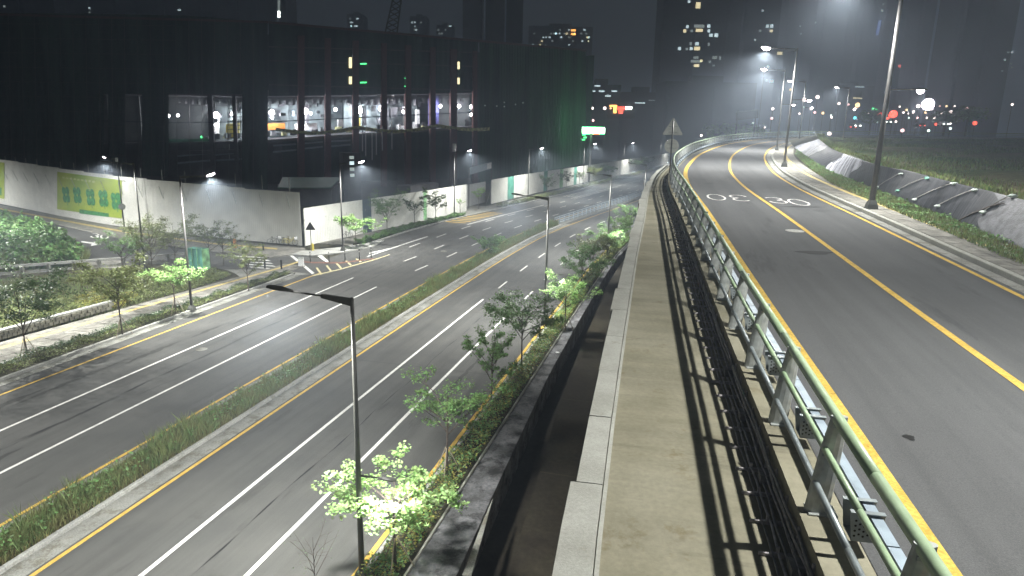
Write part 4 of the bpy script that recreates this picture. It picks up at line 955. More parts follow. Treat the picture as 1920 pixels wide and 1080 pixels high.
tallH, _c = hoarding('tall pale grey corrugated hoarding along the side road, with lime posters', HLc, 8.4, 6.35, .9, lambda d, n: 'hoard', step_top=True)
# posters printed on flat boards in front of the ribs
def wall_pt(px, py, off=.0):
    best = None
    for i in range(len(HLc.p) - 1):
        a, b = HLc.p[i], HLc.p[i + 1]; p = on_wall(px, py, a, b); u = np.array([p.x - a[0], p.y - a[1]]) @ (b - a) / ((b - a) @ (b - a))
        if -.02 <= u <= 1.02:
            nn = np.array([b[1] - a[1], -(b[0] - a[0])]); nn = nn / np.hypot(*nn); 
            return Vector((p.x + nn[0] * off, p.y + nn[1] * off, p.z))
    return p
def wall_strip(px0, py0t, py0b, px1, py1t, py1b, off, m, name, n=10):
    mb = MB(); prev = None; r = []
    for i in range(n + 1):
        f = i / n; a = wall_pt(px0 + (px1 - px0) * f, py0t + (py1t - py0t) * f, off); b = wall_pt(px0 + (px1 - px0) * f, py0b + (py1b - py0b) * f, off)
        if prev: mb.quadv(prev[1], b, a, prev[0])
        prev = (a, b)
    return mb.build(name, m, tallH)
wall_strip(108, 322, 392, 229, 338, 410, .06, 'poster', 'poster')
wall_strip(-60, 298, 360, 9, 305, 373, .06, 'poster', 'poster')
for k, (x, y) in enumerate(((125, 365), (146, 366), (171, 370), (195, 372), (219, 377))):
    b = MB(); c0 = wall_pt(x, y, .09); ex = (wall_pt(x + 5, y, .09) - c0).normalized()
    for (a, z) in ((.55, .55), (-.55, .55), (.55, -.55), (-.55, -.55)):
        b.quadv(*[c0 + ex * (a + .62 * math.cos(t)) + Vector((0, 0, z + .62 * math.sin(t))) for t in [R_(30 * q) for q in range(12)]])
    b.quadv(*[c0 + ex * w_ + Vector((0, 0, z_)) for w_, z_ in ((-.08, -.6), (.08, -.6), (.22, -1.5), (.05, -1.5))])
    b.build('leaf_emblem', 'poster_leaf', tallH)
for k in range(9):
    x = 118 + k * 7; wall_strip(x, 331 + k * .95, 334.5 + k * .95, x + 4.5, 331.6 + k * .95, 335 + k * .95, .08, 'poster_ink', 'title_stroke', 1)
wall_strip(150, 392, 400, 205, 400, 407, .08, 'poster_leaf', 'poster_band', 3)
wall_strip(-40, 345, 362, 4, 352, 366, .08, 'poster_leaf', 'poster_band', 2)
# low hoarding along the main road
HR1 = [cor + Vector((.02, .1, 0)), at(620, 452), at(760, 422), at(877, 396)]
c1 = Curve([(p.x, p.y) for p in HR1])
def frac_at(c, px):  # arclength where a pixel column meets the curve
    q = [(abs((lambda v: 960 + F_PX * v.dot(_Xv) / v.dot(_Fv))(Vector((x, y, 2 - CAMZ)))) , 0) for x, y in c.p]; return 0
def proj_px(x, y, z):
    v = Vector((x, y, z - CAMZ)); cx_ = v.x * _X.x + v.y * _Y.x + v.z * _up.x; cz = v.x * _X.z + v.y * _Y.z + v.z * _up.z; return 960 + F_PX * cx_ / cz
def mats_by_px(c, table, default='hoard'):
    def f(d, n):
        x, y = c.pt(d + .5); px = proj_px(x, y, 2.0)
        for a, b, m in table:
            if a <= px < b: return m
        return default
    return f
low1, _ = hoarding('low white hoarding from the corner to the gate, with dark and green panels', c1, 4.5, 4.55, .95, mats_by_px(c1, [(683, 694, 'hoard_blue'), (694, 700, 'hoard_teal'), (786, 790, 'hoard_green'), (792, 801, 'hoard_green'), (790, 792, 'white_paint')]))
gt = thing('site_gate', 'grey recessed site gate between the two white hoardings', 'gate', (-7.5, 121, 0), worldpts=True)
ga, gb = at(879, 392, 0), at(921, 381, 0); gn = Vector((-(gb - ga).y, (gb - ga).x, 0)).normalized() * 1.2
for k in range(8):
    a = ga.lerp(gb, k / 8 + .004) + gn; b = ga.lerp(gb, (k + 1) / 8 - .004) + gn
    MB().slabpoly([(a.x, a.y, .15), (b.x, b.y, .15), (b.x, b.y, 4.1), (a.x, a.y, 4.1)], gn * .05).build('gate_panel', 'hoard_grey', gt)
for p in (ga, gb): MB().tube([(p.x, p.y, 0), (p.x, p.y, 7.4)], .09, 8).build('gate_post', 'pole', gt)
bn = MB(); a = ga + Vector((0, 0, 6.0)); b = gb + Vector((0, 0, 6.6)); bn.slabpoly([a, b, b + Vector((0, 0, 1.25)), a + Vector((0, 0, 1.25))], gn * .1); bn.build('header_banner', 'steel_blue', gt)
bn = MB(); e0 = a.lerp(b, .78) - gn * .02; e1 = a.lerp(b, .97) - gn * .02; bn.slabpoly([e0 + Vector((0, 0, .15)), e1 + Vector((0, 0, .12)), e1 + Vector((0, 0, 1.15)), e0 + Vector((0, 0, 1.15))], gn * -.02); bn.build('banner_badge', 'white_paint', gt)
HR2 = [at(921, 383.5), at(1000, 364), at(1100, 342), at(1240, 310), at(1300, 296)]
c2 = Curve([(p.x, p.y) for p in HR2])
low2, _ = hoarding('low white hoarding beyond the gate with green panels, running to the bend', c2, 4.55, 4.4, 1.2, mats_by_px(c2, [(921, 923, 'steel'), (941, 943, 'inner_grey'), (953, 963, 'hoard_teal'), (987, 996, 'hoard'), (1020, 1025, 'hoard_teal'), (1049, 1056, 'hoard_green'), (1075, 1081, 'hoard_teal'), (1160, 1164, 'hoard_grey')]))

# ================================================================== THE BUILDING SITE
BA, BB, BC = (-118.0, 141.0), (-52.0, 149.0), (21.0, 196.0)
bd = thing('unfinished_building', 'huge dark netted building under construction with brightly lit open middle floor', 'building', (-50, 150, 0), worldpts=True)
def seg(px): return (BA, BB) if px < 503 else (BB, BC)
def wp(px, py, off=0.0, sg_=None):
    a, b = sg_ or seg(px); p = on_wall(px, py, a, b); n_ = Vector((b[1] - a[1], -(b[0] - a[0]), 0)).normalized(); return p + n_ * off   # off>0 towards the road
def wquad(name, q, m, off, thick=.3, parent=None, sg_=None, org=None):
    pts = [wp(x, y, off, sg_) for x, y in q]; a, b = sg_ or seg(q[0][0]); n_ = Vector((b[1] - a[1], -(b[0] - a[0]), 0)).normalized()
    return MB().slabpoly(pts, n_ * -thick).build(name, m, parent or bd, origin=None if parent is None else bd.location)
roof = [(0, 25), (170, 26), (350, 30), (503, 42), (700, 60), (900, 77), (1097, 95)]
def ry(px): return float(np.interp(px, [p[0] for p in roof], [p[1] for p in roof]))
# net curtains: each hanging width is a sheet of its own
def netting(x0, x1, top, bot, m, off=.5, sg_=None):
    n = 8; mb = MB()
    for i in range(n):
        xa = x0 + (x1 - x0) * i / n; xb = x0 + (x1 - x0) * (i + 1) / n; oa = off + (.10 if i % 2 else 0); ob_ = off + (.10 if (i + 1) % 2 else 0)
        mb.quadv(wp(xa, val(bot, xa), oa, sg_), wp(xb, val(bot, xb), ob_, sg_), wp(xb, val(top, xb), ob_, sg_), wp(xa, val(top, xa), oa, sg_))
    return mb.build('net_curtain', m, bd)
bot1 = lambda x: np.interp(x, [0, 200, 503], [300, 322, 362])
bot2 = lambda x: np.interp(x, [503, 760, 895, 1097], [400, 372, 350, 305])
L_ = (BA, BB); Rr = (BB, BC)
xs = [-120, -60, 0, 40, 80, 120, 165]
for a, b in zip(xs[:-1], xs[1:]): netting(a, b, ry, bot1, 'net')
up_b = lambda x: 180 - .0 * x
for a, b in ((165, 215), (215, 265), (265, 318), (318, 362), (362, 408), (408, 455)): netting(a, b, ry, 176, 'net')
netting(205, 236, 176, 320, 'net'); netting(268, 318, 176, 330, 'net'); netting(455, 503, ry, 360, 'net', sg_=L_)
netting(165, 196, 176, 320, 'net', off=.3)
for a, b in ((503, 565), (565, 615), (615, 668), (668, 720), (720, 768), (768, 812), (812, 852), (852, 895)): netting(a, b, ry, lambda x: np.interp(x, [503, 740, 895], [180, 177, 172]), 'net', off=.35, sg_=Rr)
xs = np.linspace(897, 1097, 11)
for a, b in zip(xs[:-1], xs[1:]): netting(a, b, ry, bot2, 'net_green', sg_=Rr)
wquad('roof_edge', [(-100, 23), (503, 40), (503, 44), (-100, 27)], 'column', .6, .5, sg_=L_)
wquad('roof_edge', [(503, 40), (1097, 93), (1097, 97), (503, 44)], 'column', .6, .5, sg_=Rr)
# columns of the facade
for x, w, m_, t_, b_ in ((197, 10, 'inner_grey', 178, 270), (258, 9, 'inner_grey', 180, 275), (395, 9, 'slab', 178, 340), (440, 7, 'slab', 178, 340)):
    wquad('column', [(x - w / 2 - 2, t_), (x + w / 2 - 2, t_), (x + w / 2 + 5, b_), (x - w / 2 + 5, b_)], m_, .1, .6, sg_=L_)
for x, w in ((563, 12), (613, 11), (665, 11), (718, 10), (763, 11), (809, 10), (848, 12), (888, 8)):
    wquad('column', [(x - w / 2, ry(x) + 20), (x + w / 2, ry(x) + 20), (x + w / 2 + .5, bot2(x)), (x - w / 2 + .5, bot2(x))], 'column', .85, .8, sg_=Rr)
# horizontal slab edges and the thin guard line of the lit floor
wquad('slab_edge', [(318, 284), (455, 280), (455, 287), (318, 291)], 'slab', -.5, .8, sg_=L_)
wquad('guard_line', [(165, 225), (318, 229), (318, 231), (165, 227)], 'black', .4, .1, sg_=L_)
wquad('guard_line', [(318, 229), (503, 227.5), (503, 229.5), (318, 231)], 'black', .3, .1, sg_=L_)
wquad('guard_line', [(503, 227.5), (895, 209), (895, 211), (503, 229.5)], 'black', .3, .1, sg_=Rr)
for y in (62, 88, 133): wquad('slab_edge', [(503, y + 25), (895, y + 36), (895, y + 38), (503, y + 27)], 'slab', .75, .2, sg_=Rr)
# interior volume: sheets at real depths behind the facade
def inner(name, q, m, depth, thick=.4, sg_=None): return wquad(name, q, m, -depth, thick, sg_=sg_)
inner('inner_wall', [(150, 170), (372, 172), (372, 268), (150, 262)], 'inner_grey', 9, sg_=L_)
inner('inner_wall', [(368, 172), (520, 172), (520, 266), (368, 268)], 'inner', 11, sg_=L_)
inner('inner_wall', [(495, 165), (680, 165), (680, 262), (495, 262)], 'inner', 14, sg_=Rr)
inner('inner_wall', [(675, 165), (818, 165), (818, 250), (675, 258)], 'inner', 11, sg_=Rr)
inner('blue_partition', [(814, 178), (833, 178), (833, 240), (814, 244)], 'blue_wall', 3, sg_=Rr)
inner('inner_wall', [(833, 165), (905, 165), (905, 236), (833, 240)], 'inner_grey', 7, sg_=Rr)
def floor_sheet(name, q, d0, d1, m, sg_, th=.35):
    pts = [wp(q[0][0], q[0][1], -d0, sg_), wp(q[1][0], q[1][1], -d0, sg_)]; a, b = sg_; n_ = Vector((b[1] - a[1], -(b[0] - a[0]), 0)).normalized()
    MB().slabpoly([pts[0], pts[1], pts[1] - n_ * (d1 - d0), pts[0] - n_ * (d1 - d0)], (0, 0, -th)).build(name, m, bd)
floor_sheet('ceiling_slab', ((150, 172), (503, 178)), 0, 12, 'slab', L_)
floor_sheet('ceiling_slab', ((503, 178), (897, 172)), 0, 15, 'slab', Rr)
floor_sheet('floor_slab', ((150, 270), (503, 264)), .3, 12, 'slab', L_, .6)
floor_sheet('floor_slab', ((503, 262), (897, 236)), .3, 15, 'slab', Rr, .6)
inner('back_wall', [(150, 262), (505, 258), (505, 400), (150, 400)], 'slab', 13, sg_=L_)
inner('back_wall', [(503, 258), (897, 234), (897, 400), (503, 400)], 'slab', 16, sg_=Rr)
MB().prism([(BA[0] + 3, BA[1] + 14), (BB[0], BB[1] + 17), (BC[0] - 8, BC[1] + 15), (BC[0] - 1, BC[1] + 1), (BC[0] + .4, BC[1] + .4), (BC[0] - 6, BC[1] + 55), (BA[0], BA[1] + 60)], 0, 34).build('building_core', 'net', bd)
for sg_, xa, xb in ((L_, 318, 455), (Rr, 505, 893)):
    for k in range(6):
        y = 182 + k * 2.6; inner('ceiling_truss', [(xa, y), (xb, y - (4 if xb > 500 else 0)), (xb, y + 1.4 - (4 if xb > 500 else 0)), (xa, y + 1.4)], 'slab', 1.2 + k * 1.3, .3, sg_=sg_)
    for x in np.arange(xa, xb, 13): inner('duct', [(x, 184), (x + 5, 184), (x + 5, 192 + (x * 7) % 6), (x, 192 + (x * 7) % 6)], 'slab' if x % 3 else 'inner_grey', 3.5, 1.2, sg_=sg_)
# scaffold tubes standing in front of the nets
for x in list(range(20, 500, 24)): wquad('scaffold_tube', [(x, ry(x)), (x + .9, ry(x)), (x + 1.4 + (500 - x) * .012, bot1(x)), (x + .5 + (500 - x) * .012, bot1(x))], 'pole_dark', .95, .08, sg_=L_)
for y in range(50, 330, 27):
    wquad('scaffold_ledger', [(-60, y - 6), (330, y - 1), (330, y - .2), (-60, y - 5.2)], 'pole_dark', .95, .08, sg_=L_)
# beams under the ceiling, lit from below
for k in range(7):
    inner('ceiling_beam', [(505, 183 + k * .5), (810, 181), (810, 183.5), (505, 186 + k * .5)], 'inner_grey', 1.5 + k * 1.9, .35, sg_=Rr)
for k in range(4):
    inner('ceiling_beam', [(380, 183 + k), (455, 183 + k), (455, 186 + k), (380, 186 + k)], 'inner_grey', 1.5 + k * 2.2, .35, sg_=L_)
for x in (430, 447):
    for y in range(186, 268, 8): inner('scaffold_board', [(x - 9, y), (x + 7, y - 1), (x + 7, y + 1), (x - 9, y + 2)], 'inner_grey', 2.5, .6, sg_=L_)
for x in (423, 437, 453): inner('scaffold_pole', [(x, 184), (x + 1.2, 184), (x + 1.8, 300), (x + .6, 300)], 'steel', 2.3, .1, sg_=L_)
# things seen in the lit openings
inner('green_ledge', [(255, 262), (388, 260), (388, 266), (255, 269)], 'green_tarp', 1.5, sg_=L_); inner('pale_ledge', [(248, 269), (390, 265), (390, 269), (248, 274)], 'inner', 1.2, sg_=L_)
inner('stair_tower', [(408, 232), (434, 230), (434, 258), (408, 262)], 'yellow_paint', 6, sg_=L_)
inner('pale_door', [(371, 216), (389, 214), (389, 252), (371, 256)], 'white_paint', 8, sg_=L_)
inner('yellow_door', [(685, 221), (699, 220), (699, 241), (685, 242)], 'yellow_paint', 8, sg_=Rr)
inner('orange_stack', [(515, 232), (548, 231), (548, 243), (515, 245)], 'orange', 6, sg_=Rr); inner('pale_table', [(567, 233), (610, 231), (610, 244), (567, 246)], 'white_paint', 6, sg_=Rr)
inner('dark_equipment', [(520, 208), (546, 206), (546, 216), (520, 218)], 'slab', 9, sg_=Rr)
for x, y0, y1, w_, m_ in ((632, 205, 240, 3, 'inner_grey'), (654, 224, 238, 5, 'white_paint'), (700, 200, 236, 3, 'slab'), (742, 205, 236, 4, 'slab'), (756, 200, 220, 6, 'slab'), (780, 208, 234, 5, 'inner_grey'), (735, 222, 232, 9, 'slab'), (802, 205, 233, 3, 'white_paint'), (590, 196, 232, 3, 'slab'), (628, 214, 220, 12, 'slab')):
    inner('equipment', [(x - w_, y0), (x + w_, y0), (x + w_, y1), (x - w_, y1)], m_, 5.5, .9, sg_=Rr)
rr = random.Random(12)
for k in range(130):
    x = rr.uniform(372, 452) if k % 4 == 0 else rr.uniform(507, 893); sg_ = L_ if x < 503 else Rr; yb = np.interp(x, [372, 503, 897], [262, 257, 236]); h_ = rr.uniform(3, 12); w_ = rr.uniform(1, 6); up_ = rr.choice((0, 0, rr.uniform(30, 60)))
    inner('stored_goods' if up_ == 0 else 'hanging_duct', [(x - w_, yb - up_ - h_), (x + w_, yb - up_ - h_), (x + w_, yb - up_), (x - w_, yb - up_)], rr.choice(('slab', 'inner_grey', 'white_paint', 'steel_blue', 'inner', 'slab', 'black', 'slab', 'netting_yellow')), rr.uniform(2, 10), .8, sg_=sg_)
# sagging safety net along the floor edge
def sag(x): return 246 - (x - 515) * .022 + 9 * abs(math.sin((x - 515) / 48.0)) - 4.5
mb = MB(); prev = None
for i in range(81):
    x = 515 + i * 5; a = wp(x, sag(x) - 2.5, 1.0, Rr); b = wp(x, sag(x) + 4, .8, Rr)
    if prev: mb.quadv(prev[1], b, a, prev[0])
    prev = (a, b)
    if x > 915 - 5: break
mb.build('safety_net', 'netting_yellow', bd)
mb = MB()
for x0, y0, x1, y1 in ((515, 272, 558, 269), (515, 284, 558, 280), (570, 268, 608, 265), (570, 278, 608, 274), (618, 264, 660, 262), (618, 274, 660, 270), (328, 292, 392, 286), (398, 290, 450, 284), (330, 305, 390, 300), (402, 300, 455, 297)):
    wquad('stored_beam', [(x0, y0), (x1, y1), (x1, y1 + 3), (x0, y0 + 3)], 'steel_blue', -1.0, .5, sg_=L_ if x0 < 503 else Rr)
for x, y0, y1 in ((677, 232, 283), (683, 240, 292), (695, 242, 300), (703, 242, 290), (714, 236, 282), (732, 224, 280)):
    wquad('hanging_pole', [(x - .9, y0), (x + .9, y0), (x + 1.2, y1), (x - .6, y1)], 'white_paint', .9, .12, sg_=Rr)
for x0, y0, x1, y1, m_ in ((652, 108, 657.5, 128, 'win_warm'), (652, 144, 657.5, 158, 'win_warm'), (855, 116, 859, 130, 'win_warm'), (855, 146, 859, 158, 'win_warm')):
    f_ = wquad('window', [(x0, y0), (x1, y0), (x1, y1), (x0, y1)], m_, .8, .05, sg_=Rr)
for x0, y0 in ((673, 119), (673, 154)): wquad('exit_light', [(x0, y0), (x0 + 12, y0 - .3), (x0 + 12, y0 + 2), (x0, y0 + 2.3)], 'green_on', .8, .05, sg_=Rr)
for x0, y0 in ((756, 146), (756, 161)): wquad('exit_light', [(x0, y0), (x0 + 2, y0), (x0 + 2, y0 + 2), (x0, y0 + 2)], 'green_on', .8, .05, sg_=Rr)
def globe(name, p, r, m, parent=None):
    mb = MB(); n = 10
    for i in range(7):
        th = math.pi * i / 6
        for k in range(n): a = 2 * math.pi * k / n; mb.v.append((r * math.sin(th) * math.cos(a), r * math.sin(th) * math.sin(a), r * math.cos(th)))
    for i in range(6):
        for k in range(n): mb.f.append((i * n + k, i * n + (k + 1) % n, (i + 1) * n + (k + 1) % n, (i + 1) * n + k))
    o = mb.build(name, m, parent, smooth=True, origin=(0, 0, 0)); o.location = Vector(p) - (Vector(parent.location) if parent is not None else Vector((0, 0, 0))); return o
wl = 0
for x, y, d, r, pw in ((311, 217, 1.0, .42, .02), (324, 216, 3.0, .3, 0), (469, 224, .6, .33, .015), (518, 211, 4, .6, .10), (521, 220, 5, .35, 0), (576, 215, 5, .5, .10), (585, 208, 5, .62, 0), (605, 212, 9, .3, .06), (645, 205, 6, .38, .06), (697, 206, 8, .8, .12), (727, 203, 4, .68, .10), (776, 201, 4, .72, .10), (773, 209, 5, .45, 0), (831, 199, 1.5, .38, .03), (868, 199, 2.0, .42, .03), (893, 200, 2.5, .5, .05), (893, 215, 2.5, .4, 0), (386, 213, 7, .5, .09), (415, 212, 8, .4, .07), (375, 257, 1.0, .25, 0)):
    sg_ = L_ if x < 503 else Rr; p = wp(x, y, -d, sg_)
    globe('work_light', p, r, 'green_on' if (x, y) == (375, 257) else 'window_work', bd)
    if pw:
        dl = bpy.data.lights.new('work_light_source', 'POINT'); dl.energy = PW * pw * 1.6; dl.shadow_soft_size = .3; dl.color = (.92, .95, 1.0)
        o = bpy.data.objects.new('work_light_source', dl); COL.objects.link(o); o.parent = bd; o.location = p - Vector(bd.location) + Vector((0, 0, -.9))
for x, y in ((906, 198), (928, 199), (942, 192), (942, 200), (963, 196), (977, 193)): globe('light_behind_net', wp(x, y, .9, Rr), .16, 'win_dim', bd)
# ground of the site, stored things
o = polysheet('site_ground', [(-200, 300), (572, 380), (1300, 280), (1300, 272), (500, 330), (-200, 290)], -.01, 'soil')
for (q, lb, m_, h_) in (([(520, 352), (620, 352), (640, 338), (530, 338)], 'green tarpaulin roof inside the site behind the corner of the hoardings', 'green_tarp', 3.2),):
    pts = [at(x, y, h_) for x, y in q]; o = thing('site_shed', lb, 'shed', (pts[0].x, pts[0].y, 0), worldpts=True)
    MB().slabpoly([pts[0], pts[1], pts[2] + Vector((0, 0, .6)), pts[3] + Vector((0, 0, .6))], (0, 0, -.15)).build('roof', m_, o); MB().prism([(p.x * .998, p.y * 1.002) for p in pts], 0, h_ - .3).build('wall', 'slab', o)
p = at(785, 360, 3); o = thing('site_container', 'yellow banded site container standing behind the low hoarding', 'container', (p.x, p.y, 0), rz=R_(65))
MB().box((0, 0, 2.2), (9, 2.6, 4.4)).build('body', 'slab', o)
for k in range(7): MB().box((-1 + k * .75, 1.34, 3.4), (.34, .05, 1.9)).build('yellow_band', 'yellow_paint' if k % 2 else 'orange', o)
MB().box((-3, 1.34, 3.4), (.9, .05, .9)).build('notice', 'white_paint', o)
for o_ in list(o.children): o_.scale = (1, -1, 1) if False else (1, 1, 1)
# small lit windows of a site office behind the lamp post
of = thing('site_office', 'small site office with a column of lit windows behind the corner lamp post', 'cabin', (at(658, 350, 3).x, at(658, 350, 3).y, 0), rz=R_(25))
MB().box((0, 0, 4.6), (3.2, 3, 9.2)).build('wall', 'slab', of)
for k, (z, m_) in enumerate(((8.4, 'win_dim'), (7.4, 'win_cool'), (6.3, 'win_dim'), (5.2, 'win_dim'))): MB().box((0, -1.53, z), (.8, .05, .55)).build('window', m_, of)

# ================================================================== SIGNS, BOLLARDS, CYCLES
def tri(mb, c, r, ux, th, up=Vector((0, 0, 1)), nrm=None):
    pts = [c + up * r, c - up * r * .55 - ux * r * .92, c - up * r * .55 + ux * r * .92]; rounded = []
    for i in range(3):
        a, b, d = pts[i - 1], pts[i], pts[(i + 1) % 3]; rounded += [b.lerp(a, .06), b.lerp(d, .06)]
    mb.slabpoly(rounded, nrm * th); return mb
sp_ = at(1256, 318, 10.55, .024); st = thing('road_sign', 'triangular and round road signs on one post seen from behind at the wall end', 'road sign', (sp_.x, sp_.y, sp_.z), rz=R_(-14))
MB().tube([(0, 0, -.6), (0, 0, 3.4)], .05, 10).build('post', 'pole', st, smooth=True)
ux = Vector((1, 0, 0)); nn = Vector((0, 1, 0))
tri(MB(), Vector((0, .07, 2.85)), .80, ux, .02, nrm=nn).build('triangle_plate', 'sign_back', st)
MB().tube([(0, .07, 1.65), (0, .09, 1.65)], .50, 24).build('round_plate', 'sign_back', st)
for z in (2.6, 3.0, 1.5, 1.8): MB().box((0, .055, z), (.62 if z > 2 else .7, .025, .04)).build('clamp_bar', 'steel', st)
cs = at(584, 470, .14); st = thing('warning_sign', 'black backed triangular warning sign on the corner before the bright hoarding', 'road sign', cs, rz=R_(12))
MB().tube([(0, 0, 0), (0, 0, 2.9)], .04, 8).build('post', 'pole', st)
tri(MB(), Vector((0, -.06, 2.75)), .62, ux, .02, nrm=Vector((0, -1, 0))).build('triangle_plate', 'black', st)
MB().box((.1, .2, .35), (.35, .3, .7)).box((.1, .2, .75), (.2, .2, .12)).build('flower_box', 'yellow_paint', st)
gs = at_dist(1400, 246, 175); t = thing('direction_board', 'large dark direction board on two posts far beyond the bend', 'road sign', (gs.x, gs.y, 8), worldpts=True)
for x in (1384, 1418):
    a = at_dist(x, 206, 175); MB().tube([(a.x, a.y, 0), (a.x, a.y, a.z)], .15, 8).build('post', 'pole', t)
q = [at_dist(x, y, 175) for x, y in ((1380, 226), (1422, 221), (1422, 207), (1380, 211))]; MB().slabpoly(q, (0, .2, 0)).build('board', 'pole_dark', t)
q = [at_dist(x, y, 174.8) for x, y in ((1380, 210.8), (1422, 206.8), (1422, 205.2), (1380, 209.2))]; MB().slabpoly(q, (0, .2, 0)).build('frame', 'steel', t)
g5 = 'bollards around the corner island'
for i, (x, y) in enumerate(((582, 492), (617, 492), (647, 489), (674, 487), (696, 483))):
    p = at(x, y, .01); b = thing('bollard', ['slim dark bollard at the foot of the warning sign', 'slim bollard second from the warning sign', 'middle slim bollard of the corner row', 'slim bollard fourth from the warning sign', 'slim bollard nearest the through lane'][i], 'bollard', p, group=g5)
    MB().tube([(0, 0, 0), (0, 0, 1.15)], .05, 8).build('post', 'pole_dark', b); MB().tube([(0, 0, .85), (0, 0, .97)], .056, 8).build('band', 'white_paint', b)
for i, (x, y, lb) in enumerate(((494, 471, 'dark bollard right of the orange post by the tall hoarding'), (436, 466, 'orange topped bollard on the side road pavement'), (497, 503, 'bollard at the near end of the crosswalk'), (528, 506, 'dark bollard at the corner of the paved path'))):
    p = at(x, y, .02); b = thing('bollard', lb, 'bollard', p); MB().tube([(0, 0, 0), (0, 0, 1.0)], .09, 8).build('post', 'black', b)
    if i == 1: MB().box((.3, 0, .6), (.3, .1, 1.1)).build('marker', 'orange', b)
wb = at(565, 500, .03); o = thing('utility_box', 'small white box at the tip of the planted corner', 'utility box', wb); MB().box((0, 0, .45), (.5, .35, .9)).build('cabinet', 'white_paint', o); MB().box((0, 0, .93), (.56, .4, .05)).build('lid', 'steel', o)
def bike(label, px, py, rz, m):
    p = at(px, py, .13); t = thing('bicycle', label, 'bicycle', p, rz=rz, group='cycles parked against the hoarding corner')
    for x in (-.52, .52):
        mb = MB(); N = 18; pts = [(x + .33 * math.cos(2 * math.pi * k / N), 0, .34 + .33 * math.sin(2 * math.pi * k / N)) for k in range(N + 1)]; w = mb.tube(pts, .025, 5).build('wheel', 'black', t)
        sp = MB(); [sp.tube([(x, 0, .34), (x + .32 * math.cos(a), 0, .34 + .32 * math.sin(a))], .008, 3) for a in [k * math.pi / 4 for k in range(8)]]; sp.build('spokes', 'steel', w)
    MB().tube([(-.52, 0, .34), (-.15, 0, .32), (-.25, 0, .82), (-.52, 0, .34)], .022, 6).tube([(-.15, 0, .32), (.38, 0, .80), (.52, 0, .34)], .024, 6).tube([(-.23, 0, .74), (.37, 0, .76)], .022, 6).tube([(.38, 0, .8), (.34, 0, 1.0)], .02, 6).build('frame', m, t)
    MB().tube([(.36, -.28, 1.02), (.34, 0, 1.0), (.36, .28, 1.02)], .018, 6).build('handlebar', 'black', t); MB().box((-.27, 0, .88), (.26, .15, .06)).build('saddle', 'black', t); MB().box((.62, 0, .82), (.3, .34, .24)).build('basket', 'white_paint', t)
bike('yellow share bicycle leaning at the hoarding corner', 545, 460, .3, 'yellow_paint'); bike('second share bicycle, half hidden behind the yellow one', 536, 459, .9, 'yellow_paint'); bike('dark bicycle further left along the tall hoarding', 515, 458, .2, 'black'); bike('dark bicycle beside the low hoarding behind the lamp post', 652, 447, 1.0, 'black')
# park railing / low wall
pw_ = thing('low_wall', 'low weathered concrete wall with posts below the creeper bank', 'low wall', at(0, 515), worldpts=True)
a0, a1 = at(-80, 524), at(345, 489)
MB().slabpoly([a0 + Vector((0, 0, .95)), a1 + Vector((0, 0, .85)), a1 + Vector((0, 0, .62)), a0 + Vector((0, 0, .7))], (0, .25, 0)).build('top_beam', 'kerb', pw_)
for k in range(9):
    p = a0.lerp(a1, (k + .3) / 9); MB().box((p.x, p.y + .1, .4), (.3, .28, .85)).build('post', 'gutter', pw_)
MB().slabpoly([a0, a1, a1 + Vector((0, 0, .3)), a0 + Vector((0, 0, .3))], (0, .2, 0)).build('plinth', 'gutter', pw_)
sw = thing('stone_wall', 'low rubble stone retaining wall beside the path at the left edge', 'stone wall', at(0, 640), worldpts=True)
for r_ in range(2):
    for k in range(34):
        f_ = (k + (.5 if r_ % 2 else 0)) / 34; p = at(-120 + 330 * f_, 676 - 91 * f_ - 2); pr = at(-120 + 330 * f_ + 6, 676 - 91 * f_ - 4); an = math.atan2(pr.y - p.y, pr.x - p.x)
        MB().box((p.x + random.uniform(-.02, .02), p.y + .1, .30 + r_ * .24), (.62 * random.uniform(.8, .98), .34, .225), rz=an).build('stone', 'stone', sw)
MB().slabpoly([at(-120, 674) + Vector((0, 0, .64)), at(212, 582) + Vector((0, 0, .64)), at(212, 582) + Vector((-.2, .6, .64)), at(-120, 674) + Vector((-.3, .6, .64))], (0, 0, .1)).build('coping', 'kerb', sw)
ge = thing('mesh_enclosure', 'small green mesh enclosure standing among the park trees', 'enclosure', at(374, 506, .05), rz=R_(-15))
for x in (-.9, -.3, .3, .9): MB().tube([(x, -.5, 0), (x, -.5, 2.3)], .035, 6).build('post', 'hoard_green', ge); 
MB().box((0, .0, 1.15), (1.7, .9, 2.1)).build('mesh_panel', 'hoard_teal', ge); MB().box((.93, 0, 1.15), (.04, .9, 2.1)).build('side_panel', 'hoard_green', ge)
# far median fence: posts and rails of bluish steel
mf = thing('median_fence', 'bluish steel fence along the far median with three rails', 'fence', at(1072, 418), worldpts=True)
for z in (.35, .65, .95):
    pts = [(*LOW.pt(s, 1.6), z) for s in np.arange(MED_END + 1, 182, 3)]; MB().tube(pts, .05, 5).build('rail', 'steel_blue', mf)
    pts = [(*LOW.pt(s, 2.4), z) for s in np.arange(MED_END + 1, 182, 3)]; MB().tube(pts, .05, 5).build('rail', 'steel_blue', mf)
for s in np.arange(MED_END + 1, 182, 2.2):
    for o_ in (1.6, 2.4): x, y = LOW.pt(s, o_); MB().box((x, y, .5), (.1, .1, 1.0)).build('post', 'steel_blue', mf)
structure(strip('median_paving', LOW, MED_END, 300, 3.0, 1.0, .10, 'gutter', side=.1))

